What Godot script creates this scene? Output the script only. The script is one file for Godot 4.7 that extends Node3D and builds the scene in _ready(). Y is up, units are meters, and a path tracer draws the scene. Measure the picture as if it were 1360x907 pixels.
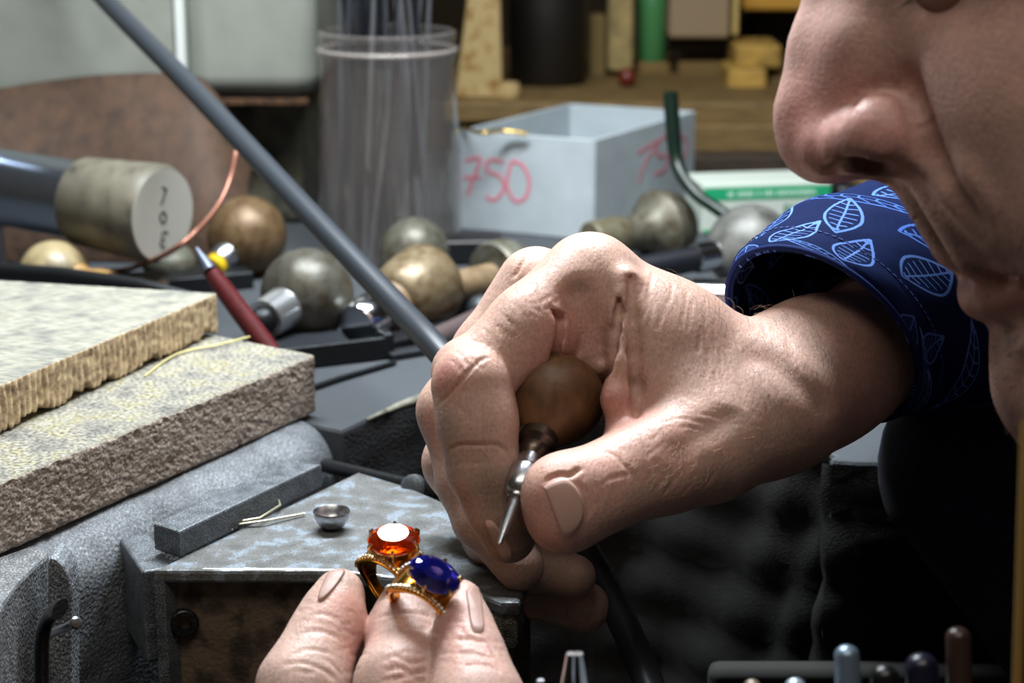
extends Node3D

# ---------------------------------------------------------------- camera frame
const PITCH := 15.0
const FOV := 20.26
const CAM := Vector3(0, 0.2, 0)
var fpx: float = 453.5 / tan(deg_to_rad(FOV / 2.0))
var cam_basis := Basis(Vector3.RIGHT, deg_to_rad(-PITCH))
var used_names := {}
var tex_cache := {}

func ray(px: float, py: float) -> Vector3:
	return cam_basis * Vector3((px - 680.0) / fpx, -(py - 453.5) / fpx, -1.0)

func at(px: float, py: float, depth: float) -> Vector3:      # a point at that distance along the view axis
	return CAM + ray(px, py) * depth

func on(px: float, py: float, y := 0.0) -> Vector3:            # a point on the level plane at height y
	var r := ray(px, py)
	return CAM + r * ((y - CAM.y) / r.y)

func far(px: float, py: float, d: float) -> Vector3:           # a point on the upright plane d metres away
	var r := ray(px, py)
	return CAM + r * (-d / r.z)

# ---------------------------------------------------------------- mesh building
class MB:
	var v := PackedVector3Array()
	var n := PackedVector3Array()
	var uv := PackedVector2Array()
	var c := PackedColorArray()
	var i := PackedInt32Array()
	func vert(p: Vector3, nn: Vector3, u := Vector2.ZERO) -> int:
		v.append(p); n.append(nn); uv.append(u)
		return v.size() - 1
	func tri(a: int, b: int, d: int) -> void:
		if (v[b] - v[a]).cross(v[d] - v[a]).dot(n[a] + n[b] + n[d]) > 0.0:
			i.append(a); i.append(d); i.append(b)
		else:
			i.append(a); i.append(b); i.append(d)
	func quad(a: int, b: int, d: int, e: int) -> void:
		tri(a, b, d); tri(a, d, e)
	func face(pts: Array, nn: Vector3) -> void:
		var s := v.size()
		for p in pts: vert(p, nn)
		for k in range(1, pts.size() - 1): tri(s, s + k, s + k + 1)
	func mesh() -> ArrayMesh:
		var a := []
		a.resize(Mesh.ARRAY_MAX)
		a[Mesh.ARRAY_VERTEX] = v; a[Mesh.ARRAY_NORMAL] = n; a[Mesh.ARRAY_INDEX] = i
		if uv.size() == v.size(): a[Mesh.ARRAY_TEX_UV] = uv
		if c.size() == v.size(): a[Mesh.ARRAY_COLOR] = c
		var m := ArrayMesh.new()
		m.add_surface_from_arrays(Mesh.PRIMITIVE_TRIANGLES, a)
		return m
	func smooth_all(grain := 0.00002) -> void:    # welded normals
		var sums := {}
		var keys := []
		keys.resize(v.size())
		for k in v.size(): keys[k] = Vector3i((v[k] / grain).round())
		for t in range(0, i.size(), 3):
			var f := -(v[i[t + 1]] - v[i[t]]).cross(v[i[t + 2]] - v[i[t]])
			for q in 3:
				var key = keys[i[t + q]]
				sums[key] = sums.get(key, Vector3.ZERO) + f
		for k in v.size(): n[k] = (sums.get(keys[k], n[k]) as Vector3).normalized()

func face_out(m: MB) -> void:                                   # turn a closed shape's faces outwards, normals with them
	m.smooth_all()
	var c := Vector3.ZERO
	for p in m.v: c += p
	c /= m.v.size()
	var sum := 0.0
	for k in m.v.size(): sum += m.n[k].dot(m.v[k] - c)
	if sum < 0.0: turn_over(m)

func turn_over(m: MB) -> void:
	for k in range(0, m.i.size(), 3):
		var t := m.i[k + 1]
		m.i[k + 1] = m.i[k + 2]
		m.i[k + 2] = t
	for k in m.n.size(): m.n[k] = -m.n[k]

func face_like(m: MB) -> void:                                  # the same for an open sheet: keep to the side its given normals point to
	var hint := m.n.duplicate()
	m.smooth_all()
	var sum := 0.0
	for k in m.v.size(): sum += m.n[k].dot(hint[k])
	if sum < 0.0: turn_over(m)

func lathe(m: MB, prof: Array, xf := Transform3D(), segs := 36, crease := 0.75) -> void:
	var nn := []
	for k in prof.size() - 1:
		var e: Vector2 = prof[k + 1] - prof[k]
		nn.append(Vector2(e.y, -e.x).normalized())
	for k in prof.size() - 1:
		var a: Vector2 = prof[k]
		var b: Vector2 = prof[k + 1]
		var na: Vector2 = nn[k]
		var nb: Vector2 = nn[k]
		if k > 0 and nn[k - 1].dot(nn[k]) > crease: na = (nn[k - 1] + nn[k]).normalized()
		if k < nn.size() - 1 and nn[k + 1].dot(nn[k]) > crease: nb = (nn[k + 1] + nn[k]).normalized()
		var s := m.v.size()
		for j in segs + 1:
			var t := TAU * j / segs
			var cs := cos(t)
			var sn := sin(t)
			m.vert(xf * Vector3(a.x * cs, a.y, a.x * sn), xf.basis.orthonormalized() * Vector3(na.x * cs, na.y, na.x * sn), Vector2(float(j) / segs, a.y))
			m.vert(xf * Vector3(b.x * cs, b.y, b.x * sn), xf.basis.orthonormalized() * Vector3(nb.x * cs, nb.y, nb.x * sn), Vector2(float(j) / segs, b.y))
		for j in segs:
			var q := s + j * 2
			if a.x > 1e-7: m.tri(q, q + 2, q + 1)
			if b.x > 1e-7: m.tri(q + 1, q + 2, q + 3)

func arc(cx: float, cy: float, r: float, a0: float, a1: float, steps: int, ry := -1.0) -> Array:
	var o := []
	for k in steps + 1:
		var t := deg_to_rad(lerpf(a0, a1, float(k) / steps))
		o.append(Vector2(maxf(cx + r * cos(t), 0.0), cy + (ry if ry > 0.0 else r) * sin(t)))
	return o

func along(a: Vector3, b: Vector3) -> Transform3D:              # y axis runs from a to b
	var y := (b - a).normalized()
	var x := y.cross(Vector3.FORWARD if absf(y.z) < 0.9 else Vector3.RIGHT).normalized()
	return Transform3D(Basis(x, y, x.cross(y)), a)

func tube(m: MB, pts: Array, rad, sides := 12, caps := true, flat := 1.0, side_dir := Vector3.ZERO) -> void:
	var count := pts.size()
	var up := Vector3.ZERO
	var rings := []
	for k in count:
		var t: Vector3 = ((pts[mini(k + 1, count - 1)] as Vector3) - (pts[maxi(k - 1, 0)] as Vector3)).normalized()
		if k == 0:
			up = side_dir if side_dir != Vector3.ZERO else (Vector3.UP if absf(t.y) < 0.9 else Vector3.RIGHT)
		up = (up - t * up.dot(t)).normalized()
		var w := t.cross(up)
		var r: float = rad[k] if rad is Array else rad
		var s := m.v.size()
		for j in sides + 1:
			var g := TAU * j / sides
			var dir := up * cos(g) * flat + w * sin(g)
			var nrm := (up * cos(g) / flat + w * sin(g)).normalized()
			m.vert((pts[k] as Vector3) + dir * r, nrm, Vector2(float(j) / sides, float(k) / (count - 1)))
		rings.append(s)
		if caps and (k == 0 or k == count - 1):
			var nn := -t if k == 0 else t
			var ctr := m.vert(pts[k], nn)
			var s2 := m.v.size()
			for j in sides + 1: m.vert(m.v[s + j], nn)
			for j in sides: m.tri(ctr, s2 + j, s2 + j + 1)
	for k in count - 1:
		for j in sides:
			var a: int = rings[k] + j
			var b: int = rings[k + 1] + j
			m.quad(a, b, b + 1, a + 1)

func spline(pts: Array, per := 6) -> Array:                     # Catmull-Rom through points
	var o := []
	for k in pts.size() - 1:
		var p0 = pts[maxi(k - 1, 0)]
		var p1 = pts[k]
		var p2 = pts[k + 1]
		var p3 = pts[mini(k + 2, pts.size() - 1)]
		for s in per: o.append(p1.cubic_interpolate(p2, p0, p3, float(s) / per))
	o.append(pts[-1])
	return o

func rbox(m: MB, size: Vector3, r: float, xf := Transform3D(), fine := true, subs := Vector3i.ZERO, shape = null) -> void:
	var h := size / 2.0
	var lines := []
	for ax in 3:
		var l := [-h[ax], -h[ax] + r * 0.3, -h[ax] + r] if fine else [-h[ax], -h[ax] + r]
		for s in range(1, subs[ax]): l.append(lerpf(-h[ax] + r, h[ax] - r, float(s) / subs[ax]))
		l.append_array([h[ax] - r, h[ax] - r * 0.3, h[ax]] if fine else [h[ax] - r, h[ax]])
		lines.append(l)
	var start := m.v.size()
	for ax in 3:
		var u: Array = lines[(ax + 1) % 3]
		var w: Array = lines[(ax + 2) % 3]
		for sg in [-1.0, 1.0]:
			var s := m.v.size()
			for a in u.size():
				for b in w.size():
					var p := Vector3.ZERO
					p[ax] = sg * h[ax]
					p[(ax + 1) % 3] = u[a]
					p[(ax + 2) % 3] = w[b]
					var inner := p.clamp(-h + Vector3.ONE * r, h - Vector3.ONE * r)
					var dir := (p - inner).normalized()
					var q := inner + dir * r
					if shape != null: q = shape.call(q, dir)
					m.vert(xf * q, (xf.basis * dir).normalized(), Vector2(u[a], w[b]))
			for a in u.size() - 1:
				for b in w.size() - 1:
					var k := s + a * w.size() + b
					m.quad(k, k + 1, k + w.size() + 1, k + w.size())
	if shape != null: m.smooth_all()

func inset(poly: PackedVector2Array, d: float) -> PackedVector2Array:
	var o := PackedVector2Array()
	var n := poly.size()
	var sg := -1.0 if Geometry2D.is_polygon_clockwise(poly) else 1.0
	for k in n:
		var a := (poly[k] - poly[(k + n - 1) % n]).normalized()
		var b := (poly[(k + 1) % n] - poly[k]).normalized()
		var na := Vector2(-a.y, a.x) * sg
		var nb := Vector2(-b.y, b.x) * sg
		var mid := (na + nb) / maxf(1.0 + na.dot(nb), 0.4)
		o.append(poly[k] + mid * d)
	return o

func prism(m: MB, poly: PackedVector2Array, y0: float, y1: float, bev := 0.0, xf := Transform3D(), round_sides := false) -> void:
	var levels := [[poly, y0], [poly, y1]]                      # polygon in the x-z plane
	if bev > 0.0:
		var small := inset(poly, bev)
		levels = [[small, y0], [inset(poly, bev * 0.3), y0 + bev * 0.3], [poly, y0 + bev], [poly, y1 - bev], [inset(poly, bev * 0.3), y1 - bev * 0.3], [small, y1]]
	var n := poly.size()
	for l in levels.size() - 1:
		var pa: PackedVector2Array = levels[l][0]
		var pb: PackedVector2Array = levels[l + 1][0]
		for k in n:
			var k2 := (k + 1) % n
			var a := xf * Vector3(pa[k].x, levels[l][1], pa[k].y)
			var b := xf * Vector3(pa[k2].x, levels[l][1], pa[k2].y)
			var c := xf * Vector3(pb[k2].x, levels[l + 1][1], pb[k2].y)
			var d := xf * Vector3(pb[k].x, levels[l + 1][1], pb[k].y)
			var nn := (b - a).cross(d - a).normalized()
			var out := Vector3(poly[k].y - poly[k2].y, 0, poly[k2].x - poly[k].x) * (-1.0 if Geometry2D.is_polygon_clockwise(poly) else 1.0)
			out = xf.basis * -out
			if nn.dot(out) < 0.0: nn = -nn
			m.face([a, b, c, d], nn)
	for e in 2:
		var p: PackedVector2Array = levels[0 if e == 0 else -1][0]
		var y: float = levels[0 if e == 0 else -1][1]
		var nn := xf.basis * Vector3(0, -1.0 if e == 0 else 1.0, 0)
		var s := m.v.size()
		for q in p: m.vert(xf * Vector3(q.x, y, q.y), nn.normalized(), q)
		var t := Geometry2D.triangulate_polygon(p)
		for k in range(0, t.size(), 3): m.tri(s + t[k], s + t[k + 1], s + t[k + 2])

func v2(p: Vector3) -> Vector2:
	return Vector2(p.x, p.z)

# ---------------------------------------------------------------- nodes
func numbered(called: String) -> String:
	var k: int = used_names.get(called, -1) + 1
	used_names[called] = k
	return called if k == 0 else "%s_%03d" % [called, k]

func thing(called: String, label: String, category: String, where := Vector3.ZERO, group := "") -> Node3D:
	var o := Node3D.new()
	o.name = numbered(called)
	o.position = where
	add_child(o)
	tag(o, label, category, group)
	return o

func tag(o: Node, label: String, category: String, group := "") -> void:
	if label: o.set_meta("label", label)
	if category: o.set_meta("category", category)
	if group: o.set_meta("group", group)

func part(called: String, m, material: Material, parent: Node3D, at_world := true) -> MeshInstance3D:
	var o := MeshInstance3D.new()
	o.mesh = m.mesh() if m is MB else m
	o.material_override = material
	if parent == self: o.name = numbered(called)
	else:
		var k := 0
		var called_so := called
		while parent.has_node(NodePath(called_so)):
			k += 1
			called_so = "%s_%03d" % [called, k]
		o.name = called_so
	parent.add_child(o, true)
	if at_world and parent != self: o.transform = global_of(parent).affine_inverse()
	return o

func global_of(n: Node3D) -> Transform3D:
	var t := n.transform
	var p := n.get_parent()
	while p is Node3D and p != self:
		t = (p as Node3D).transform * t
		p = p.get_parent()
	return t

func stuff(o: Node) -> Node:
	o.set_meta("kind", "stuff")
	return o

func structure(called: String, m, material: Material, label := "", category := "") -> MeshInstance3D:
	var o := part(called, m, material, self)
	o.set_meta("kind", "structure")
	tag(o, label, category)
	return o

# ---------------------------------------------------------------- materials
func ntex(sd: int, freq: float, stops: Array, octaves := 4, kind := FastNoiseLite.TYPE_SIMPLEX_SMOOTH, size := 512, stretch := 1.0, warp := 0.0) -> Texture2D:
	var key := str([sd, freq, stops, octaves, kind, size, stretch, warp])
	if tex_cache.has(key): return tex_cache[key]
	var f := FastNoiseLite.new()
	f.seed = sd
	f.noise_type = kind
	f.frequency = freq
	f.fractal_octaves = octaves
	if octaves <= 1: f.fractal_type = FastNoiseLite.FRACTAL_NONE
	if warp > 0.0:
		f.domain_warp_enabled = true
		f.domain_warp_amplitude = warp
		f.domain_warp_frequency = freq * 0.7
	var g := Gradient.new()
	g.offsets = PackedFloat32Array(stops.map(func(s): return s[0]))
	g.colors = PackedColorArray(stops.map(func(s): return s[1]))
	var t := NoiseTexture2D.new()
	t.width = size
	t.height = int(size * stretch)
	t.seamless = true
	t.seamless_blend_skirt = 0.2
	t.noise = f
	t.color_ramp = g
	tex_cache[key] = t
	return t

func grey(a: float) -> Color:
	return Color(a, a, a)

func mat(called: String, color: Color, rough := 0.6, metal := 0.0, o := {}) -> StandardMaterial3D:
	var m := StandardMaterial3D.new()
	m.resource_name = called
	m.albedo_color = color
	m.roughness = rough
	m.metallic = metal
	if o.has("spec"): m.metallic_specular = o.spec
	if o.has("tex"): m.albedo_texture = o.tex
	if o.has("rtex"):
		m.roughness_texture = o.rtex
		m.roughness_texture_channel = BaseMaterial3D.TEXTURE_CHANNEL_RED
	if o.has("bump"):
		m.heightmap_enabled = true
		m.heightmap_texture = o.bump
		m.heightmap_scale = o.get("relief", 0.02)
	if o.has("scale"):
		m.uv1_triplanar = true
		m.uv1_world_triplanar = o.get("world", false)
		var s = o.scale
		m.uv1_scale = s if s is Vector3 else Vector3.ONE * float(s)
	if o.has("vc"): m.vertex_color_use_as_albedo = true
	if o.has("coat"):
		m.clearcoat_enabled = true
		m.clearcoat = o.coat
		m.clearcoat_roughness = o.get("coat_rough", 0.2)
	if o.has("sss"):
		m.subsurf_scatter_enabled = true
		m.subsurf_scatter_strength = o.sss
	if o.has("rim"):
		m.rim_enabled = true
		m.rim = o.rim
		m.rim_tint = 0.5
	if o.has("alpha"):
		m.transparency = BaseMaterial3D.TRANSPARENCY_ALPHA
		m.albedo_color.a = o.alpha
	if o.has("refract"):
		m.refraction_enabled = true
		m.refraction_scale = o.refract
		m.albedo_color.a = o.get("body", 0.0)
	if o.has("glow"):
		m.emission_enabled = true
		m.emission = o.glow
		m.emission_energy_multiplier = o.get("power", 1.0)
	if o.has("detail"):
		m.detail_enabled = true
		m.detail_albedo = o.detail
		m.detail_blend_mode = BaseMaterial3D.BLEND_MODE_MUL
		m.detail_uv_layer = BaseMaterial3D.DETAIL_UV_2
		m.uv2_triplanar = true
		m.uv2_world_triplanar = false
		m.uv2_scale = Vector3.ONE * float(o.get("detail_scale", 10.0))
	return m

# ---------------------------------------------------------------- soft bodies: joined tapered capsules, meshed by surface nets
class Field:
	var A := PackedVector3Array()
	var BA := PackedVector3Array()
	var inv := PackedFloat32Array()
	var ra := PackedFloat32Array()
	var rb := PackedFloat32Array()
	var kk := PackedFloat32Array()
	var gs := PackedInt32Array()      # start of each group
	var ge := PackedInt32Array()
	var gk := PackedFloat32Array()
	var gc := PackedVector3Array()
	var gr := PackedFloat32Array()
	var cut := []                      # [Vector3 a, Vector3 b, r0, r1, k]
	func group(k: float) -> void:
		gs.append(A.size()); ge.append(A.size()); gk.append(k)
		gc.append(Vector3.ZERO); gr.append(0.0)
	func bone(a: Vector3, b: Vector3, r0: float, r1: float, k := 0.004) -> void:
		A.append(a); BA.append(b - a)
		inv.append(1.0 / maxf((b - a).length_squared(), 1e-12))
		ra.append(r0); rb.append(r1); kk.append(k)
		ge[-1] = A.size()
	func carve(a: Vector3, b: Vector3, r0: float, r1: float, k := 0.002) -> void:
		var reach := a.distance_to(b) * 0.5 + maxf(r0, r1) + 0.008
		cut.append([a, b, r0, r1, k, (a + b) / 2.0, reach * reach])
	func close() -> void:
		for g in gs.size():
			var lo := Vector3.ONE * 1e3
			var hi := -lo
			for j in range(gs[g], ge[g]):
				for p in [A[j], A[j] + BA[j]]:
					lo = lo.min(p); hi = hi.max(p)
			gc[g] = (lo + hi) / 2.0
			var r := 0.0
			for j in range(gs[g], ge[g]):
				r = maxf(r, maxf(A[j].distance_to(gc[g]) + ra[j], (A[j] + BA[j]).distance_to(gc[g]) + rb[j]))
			gr[g] = r
	func d(p: Vector3) -> float:
		var best := 1e3
		for g in gs.size():
			var kg := gk[g]
			if p.distance_to(gc[g]) - gr[g] > best + kg + 0.004: continue
			var dg := 1e3
			for j in range(gs[g], ge[g]):
				var pa := p - A[j]
				var h := clampf(pa.dot(BA[j]) * inv[j], 0.0, 1.0)
				var dd := (pa - BA[j] * h).length() - lerpf(ra[j], rb[j], h)
				var k := kk[j]
				var x := k - absf(dg - dd)
				dg = minf(dg, dd)
				if x > 0.0: dg -= x * x * 0.25 / k
			var y := kg - absf(best - dg)
			best = minf(best, dg)
			if y > 0.0: best -= y * y * 0.25 / kg
		for q in cut:
			if p.distance_squared_to(q[5]) > q[6]: continue
			var pa: Vector3 = p - q[0]
			var ba: Vector3 = q[1] - q[0]
			var h := clampf(pa.dot(ba) / maxf(ba.length_squared(), 1e-12), 0.0, 1.0)
			var dd: float = -((pa - ba * h).length() - lerpf(q[2], q[3], h))
			var k: float = q[4]
			var x := k - absf(best - dd)
			best = maxf(best, dd)
			if x > 0.0: best += x * x * 0.25 / k
		return best
	func groove(line: Array, r: float, k: float) -> void:            # cut a fold along points of the skin
		for j in line.size() - 1: carve(line[j], line[j + 1], r * (0.4 if j == 0 else 1.0), r * (0.4 if j == line.size() - 2 else 1.0), k)
	func grad(p: Vector3) -> Vector3:
		var e := 0.0004
		return Vector3(d(p + Vector3(e, 0, 0)) - d(p - Vector3(e, 0, 0)), d(p + Vector3(0, e, 0)) - d(p - Vector3(0, e, 0)), d(p + Vector3(0, 0, e)) - d(p - Vector3(0, 0, e))).normalized()
	func hit(o: Vector3, dir: Vector3, t := 0.25, far_t := 0.9) -> Vector3:    # first skin met along a line of sight; the start itself when it misses
		while t < far_t:
			var x := d(o + dir * t)
			if x < 0.00005: return o + dir * t
			t += maxf(x * 0.8, 0.00005)
		return o

	func skin(h: float, lo: Vector3, hi: Vector3, m: MB) -> void:
		var nx := int(ceil((hi.x - lo.x) / h / 8.0)) * 8
		var ny := int(ceil((hi.y - lo.y) / h / 8.0)) * 8
		var nz := int(ceil((hi.z - lo.z) / h / 8.0)) * 8
		var sx := 1
		var sy := nx + 1
		var sz := (nx + 1) * (ny + 1)
		var val := PackedFloat32Array()
		val.resize(sz * (nz + 1))
		val.fill(1e9)
		var vid := PackedInt32Array()
		vid.resize(sz * (nz + 1))
		vid.fill(-1)
		var cells := PackedInt32Array()
		var todo := []
		for z in range(0, nz, 8):
			for y in range(0, ny, 8):
				for x in range(0, nx, 8): todo.append(Vector4i(x, y, z, 8))
		while todo.size():
			var q: Vector4i = todo.pop_back()
			var half := q.w * 0.5
			var c := d(lo + Vector3(q.x + half, q.y + half, q.z + half) * h)
			if absf(c) > half * h * 1.75 + h * 0.3: continue
			var s := q.w / 2
			if s >= 2:
				for k in 8: todo.append(Vector4i(q.x + (k & 1) * s, q.y + (k >> 1 & 1) * s, q.z + (k >> 2) * s, s))
			else:
				for z in 3:
					for y in 3:
						for x in 3:
							var at := (q.x + x) + (q.y + y) * sy + (q.z + z) * sz
							if val[at] > 1e8: val[at] = d(lo + Vector3(q.x + x, q.y + y, q.z + z) * h)
				for k in 8: cells.append((q.x + (k & 1)) + (q.y + (k >> 1 & 1)) * sy + (q.z + (k >> 2)) * sz)
		var off := [0, sx, sy, sx + sy, sz, sx + sz, sy + sz, sx + sy + sz]
		var edges := [[0, 1], [2, 3], [4, 5], [6, 7], [0, 2], [1, 3], [4, 6], [5, 7], [0, 4], [1, 5], [2, 6], [3, 7]]
		var corner := []
		for k in 8: corner.append(Vector3(k & 1, k >> 1 & 1, k >> 2))
		var base := m.v.size()
		var used := PackedInt32Array()
		for c in cells:
			var inside := 0
			for k in 8:
				if val[c + off[k]] < 0.0: inside += 1
			if inside == 0 or inside == 8: continue
			var sum := Vector3.ZERO
			var cnt := 0
			for e in edges:
				var a := val[c + off[e[0]]]
				var b := val[c + off[e[1]]]
				if (a < 0.0) == (b < 0.0): continue
				sum += (corner[e[0]] as Vector3).lerp(corner[e[1]], a / (a - b))
				cnt += 1
			var cx := c % sy
			var cy := (c / sy) % (ny + 1)
			var cz := c / sz
			vid[c] = m.v.size()
			used.append(c)
			m.v.append(lo + (Vector3(cx, cy, cz) + sum / cnt) * h)
			m.n.append(Vector3.ZERO)
		var sides := [[sx, sy, sz], [sy, sz, sx], [sz, sx, sy]]
		for c in used:
			for s in sides:
				var a := val[c]
				var b := val[c + s[0]]
				if (a < 0.0) == (b < 0.0): continue
				if c - s[1] - s[2] < 0: continue
				var q0 := vid[c]
				var q1 := vid[c - s[1]]
				var q2 := vid[c - s[1] - s[2]]
				var q3 := vid[c - s[2]]
				if q1 < 0 or q2 < 0 or q3 < 0: continue
				if a < 0.0: m.i.append_array(PackedInt32Array([q0, q2, q1, q0, q3, q2]))
				else: m.i.append_array(PackedInt32Array([q0, q1, q2, q0, q2, q3]))

func mesh_normals(m: MB) -> void:
	m.n.fill(Vector3.ZERO)
	for t in range(0, m.i.size(), 3):
		var a := m.i[t]
		var b := m.i[t + 1]
		var c := m.i[t + 2]
		var f := -(m.v[b] - m.v[a]).cross(m.v[c] - m.v[a])
		m.n[a] += f; m.n[b] += f; m.n[c] += f
	for k in m.n.size(): m.n[k] = m.n[k].normalized()

func relax(m: MB, from: int, f: Field, times := 1) -> void:      # even the net out, then put it back on the field
	for t in times:
		var sum := PackedVector3Array()
		sum.resize(m.v.size())
		var cnt := PackedInt32Array()
		cnt.resize(m.v.size())
		for k in range(0, m.i.size(), 3):
			for e in 3:
				var a := m.i[k + e]
				var b := m.i[k + (e + 1) % 3]
				if a < from: continue
				sum[a] += m.v[b]; cnt[a] += 1
				sum[b] += m.v[a]; cnt[b] += 1
		for k in range(from, m.v.size()):
			if cnt[k]: m.v[k] = m.v[k].lerp(sum[k] / cnt[k], 0.6)

# creases drawn on the skin: each is a list of points, a width, a depth and a raised lip
func crease(m: MB, from: int, line: Array, width: float, depth: float, lip := 0.3) -> void:
	if line.size() < 2: return
	var lo := Vector3.ONE * 1e3
	var hi := -lo
	for p in line:
		lo = lo.min(p); hi = hi.max(p)
	var reach := width * 3.5
	var box := AABB(lo - Vector3.ONE * reach, hi - lo + Vector3.ONE * reach * 2.0)
	var count := line.size()
	for k in range(from, m.v.size()):
		var p := m.v[k]
		if not box.has_point(p): continue
		var best := 1e3
		var s_at := 0.0
		for j in count - 1:
			var a: Vector3 = line[j]
			var ba: Vector3 = line[j + 1] - a
			var h := clampf((p - a).dot(ba) / maxf(ba.length_squared(), 1e-12), 0.0, 1.0)
			var x := p.distance_to(a + ba * h)
			if x < best:
				best = x
				s_at = (j + h) / (count - 1)
		if best > reach: continue
		var fade := smoothstep(0.0, 0.22, s_at) * smoothstep(0.0, 0.22, 1.0 - s_at)
		var q := best / width
		m.v[k] = p + m.n[k] * fade * depth * (lip * exp(-(q - 1.9) * (q - 1.9) / 0.9) - exp(-q * q))

var M := {}

func make_materials() -> void:
	var fine := ntex(1, 0.06, [[0.0, grey(0.0)], [1.0, grey(1.0)]], 5)
	var grit := ntex(2, 0.22, [[0.25, grey(0.0)], [0.75, grey(1.0)]], 3)
	var blot := ntex(3, 0.012, [[0.2, grey(0.55)], [0.55, grey(0.95)], [0.8, grey(1.0)]], 5, FastNoiseLite.TYPE_SIMPLEX_SMOOTH, 512, 1.0, 12.0)
	M.fine = fine
	M.grit = grit
	M.blot = blot
	M.sand = ntex(4, 0.11, [[0.0, grey(0.0)], [0.5, grey(0.75)], [1.0, grey(1.0)]], 2, FastNoiseLite.TYPE_CELLULAR, 512)
	# dusty grey metal of the bench edge: specks of pale filings on blue-grey
	var broad := ntex(13, 0.012, [[0.0, grey(0.62)], [0.4, grey(0.85)], [0.7, grey(1.0)], [1.0, grey(1.0)]], 5, FastNoiseLite.TYPE_SIMPLEX_SMOOTH, 512, 1.0, 10.0)
	M.broad = broad
	var dusty := ntex(11, 0.20, [[0.0, Color(0.30, 0.31, 0.325)], [0.3, Color(0.45, 0.46, 0.475)], [0.55, Color(0.56, 0.575, 0.59)], [0.67, Color(0.62, 0.635, 0.65)], [0.73, Color(0.86, 0.88, 0.89)], [1.0, Color(1.0, 1.0, 1.0)]], 2, FastNoiseLite.TYPE_SIMPLEX_SMOOTH, 1024)
	M.dusty_tex = dusty
	M.dusty = mat("dusty grey bench metal", Color(0.86, 0.875, 0.89), 0.62, 0.1, {"tex": dusty, "bump": grit, "relief": 0.03, "scale": 6.0, "detail": broad, "detail_scale": 14.0})
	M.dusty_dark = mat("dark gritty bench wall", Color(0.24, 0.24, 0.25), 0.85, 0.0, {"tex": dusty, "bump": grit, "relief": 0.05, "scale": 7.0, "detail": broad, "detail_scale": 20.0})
	M.steel_dusty = mat("dusty steel", Color(0.72, 0.74, 0.76), 0.5, 0.3, {"tex": dusty, "bump": grit, "relief": 0.010, "scale": 8.0, "detail": broad, "detail_scale": 22.0})
	var worn := ntex(12, 0.010, [[0.0, Color(0.42, 0.42, 0.41)], [0.40, Color(0.50, 0.50, 0.49)], [0.60, Color(0.545, 0.55, 0.55)], [0.635, Color(0.62, 0.66, 0.70)], [0.75, Color(0.70, 0.745, 0.79)], [1.0, Color(0.62, 0.65, 0.68)]], 7, FastNoiseLite.TYPE_SIMPLEX_SMOOTH, 1024, 1.0, 30.0)
	var wornr := ntex(12, 0.010, [[0.0, grey(0.85)], [0.60, grey(0.7)], [0.635, grey(0.40)], [1.0, grey(0.5)]], 7, FastNoiseLite.TYPE_SIMPLEX_SMOOTH, 1024, 1.0, 30.0)
	M.worn = mat("worn grey plate", Color(0.80, 0.81, 0.82), 1.0, 0.15, {"tex": worn, "rtex": wornr, "bump": grit, "relief": 0.006, "scale": 9.0, "detail": ntex(14, 0.2, [[0.0, grey(0.25)], [0.2, grey(0.55)], [0.3, grey(0.9)], [0.8, grey(1.0)], [1.0, grey(1.0)]], 3, FastNoiseLite.TYPE_SIMPLEX_SMOOTH, 512), "detail_scale": 12.0})
	M.black_steel = mat("blackened steel", Color(0.16, 0.17, 0.18), 0.42, 0.7, {"bump": fine, "relief": 0.02, "scale": 20.0})
	M.dark_rubber = mat("dark grey rubber", Color(0.19, 0.21, 0.235), 0.42, 0.15)
	M.chrome = mat("polished steel", Color(0.86, 0.87, 0.88), 0.16, 1.0)
	M.steel = mat("brushed steel", Color(0.72, 0.73, 0.75), 0.3, 1.0, {"bump": fine, "relief": 0.004, "scale": 60.0})
	M.gold = mat("yellow gold", Color(0.93, 0.66, 0.25), 0.17, 1.0)
	M.pale_gold = mat("pale gold", Color(0.93, 0.80, 0.55), 0.25, 1.0)
	M.wood = mat("varnished wood", Color(0.47, 0.33, 0.21), 0.5, 0.0, {"tex": ntex(21, 0.02, [[0.0, grey(0.5)], [0.5, grey(0.85)], [1.0, grey(1.0)]], 4, FastNoiseLite.TYPE_SIMPLEX_SMOOTH, 256, 4.0), "scale": Vector3(40, 6, 40)})
	M.shelf_wood = mat("old yellow wood", Color(0.52, 0.41, 0.23), 0.7, 0.0, {"tex": ntex(22, 0.03, [[0.0, grey(0.6)], [0.5, grey(0.85)], [1.0, grey(1.0)]], 5, FastNoiseLite.TYPE_SIMPLEX_SMOOTH, 512, 1.0, 8.0), "scale": Vector3(3, 25, 8)})
	M.dark_wood = mat("dark stained wood", Color(0.27, 0.21, 0.14), 0.75, 0.0, {"tex": ntex(22, 0.03, [[0.0, grey(0.42)], [0.5, grey(0.78)], [1.0, grey(1.0)]], 5, FastNoiseLite.TYPE_SIMPLEX_SMOOTH, 512, 1.0, 8.0), "scale": Vector3(3, 25, 8)})
	M.plaster = mat("painted wall", Color(0.45, 0.42, 0.35), 0.9, 0.0, {"bump": fine, "relief": 0.05, "scale": 3.0})

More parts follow.
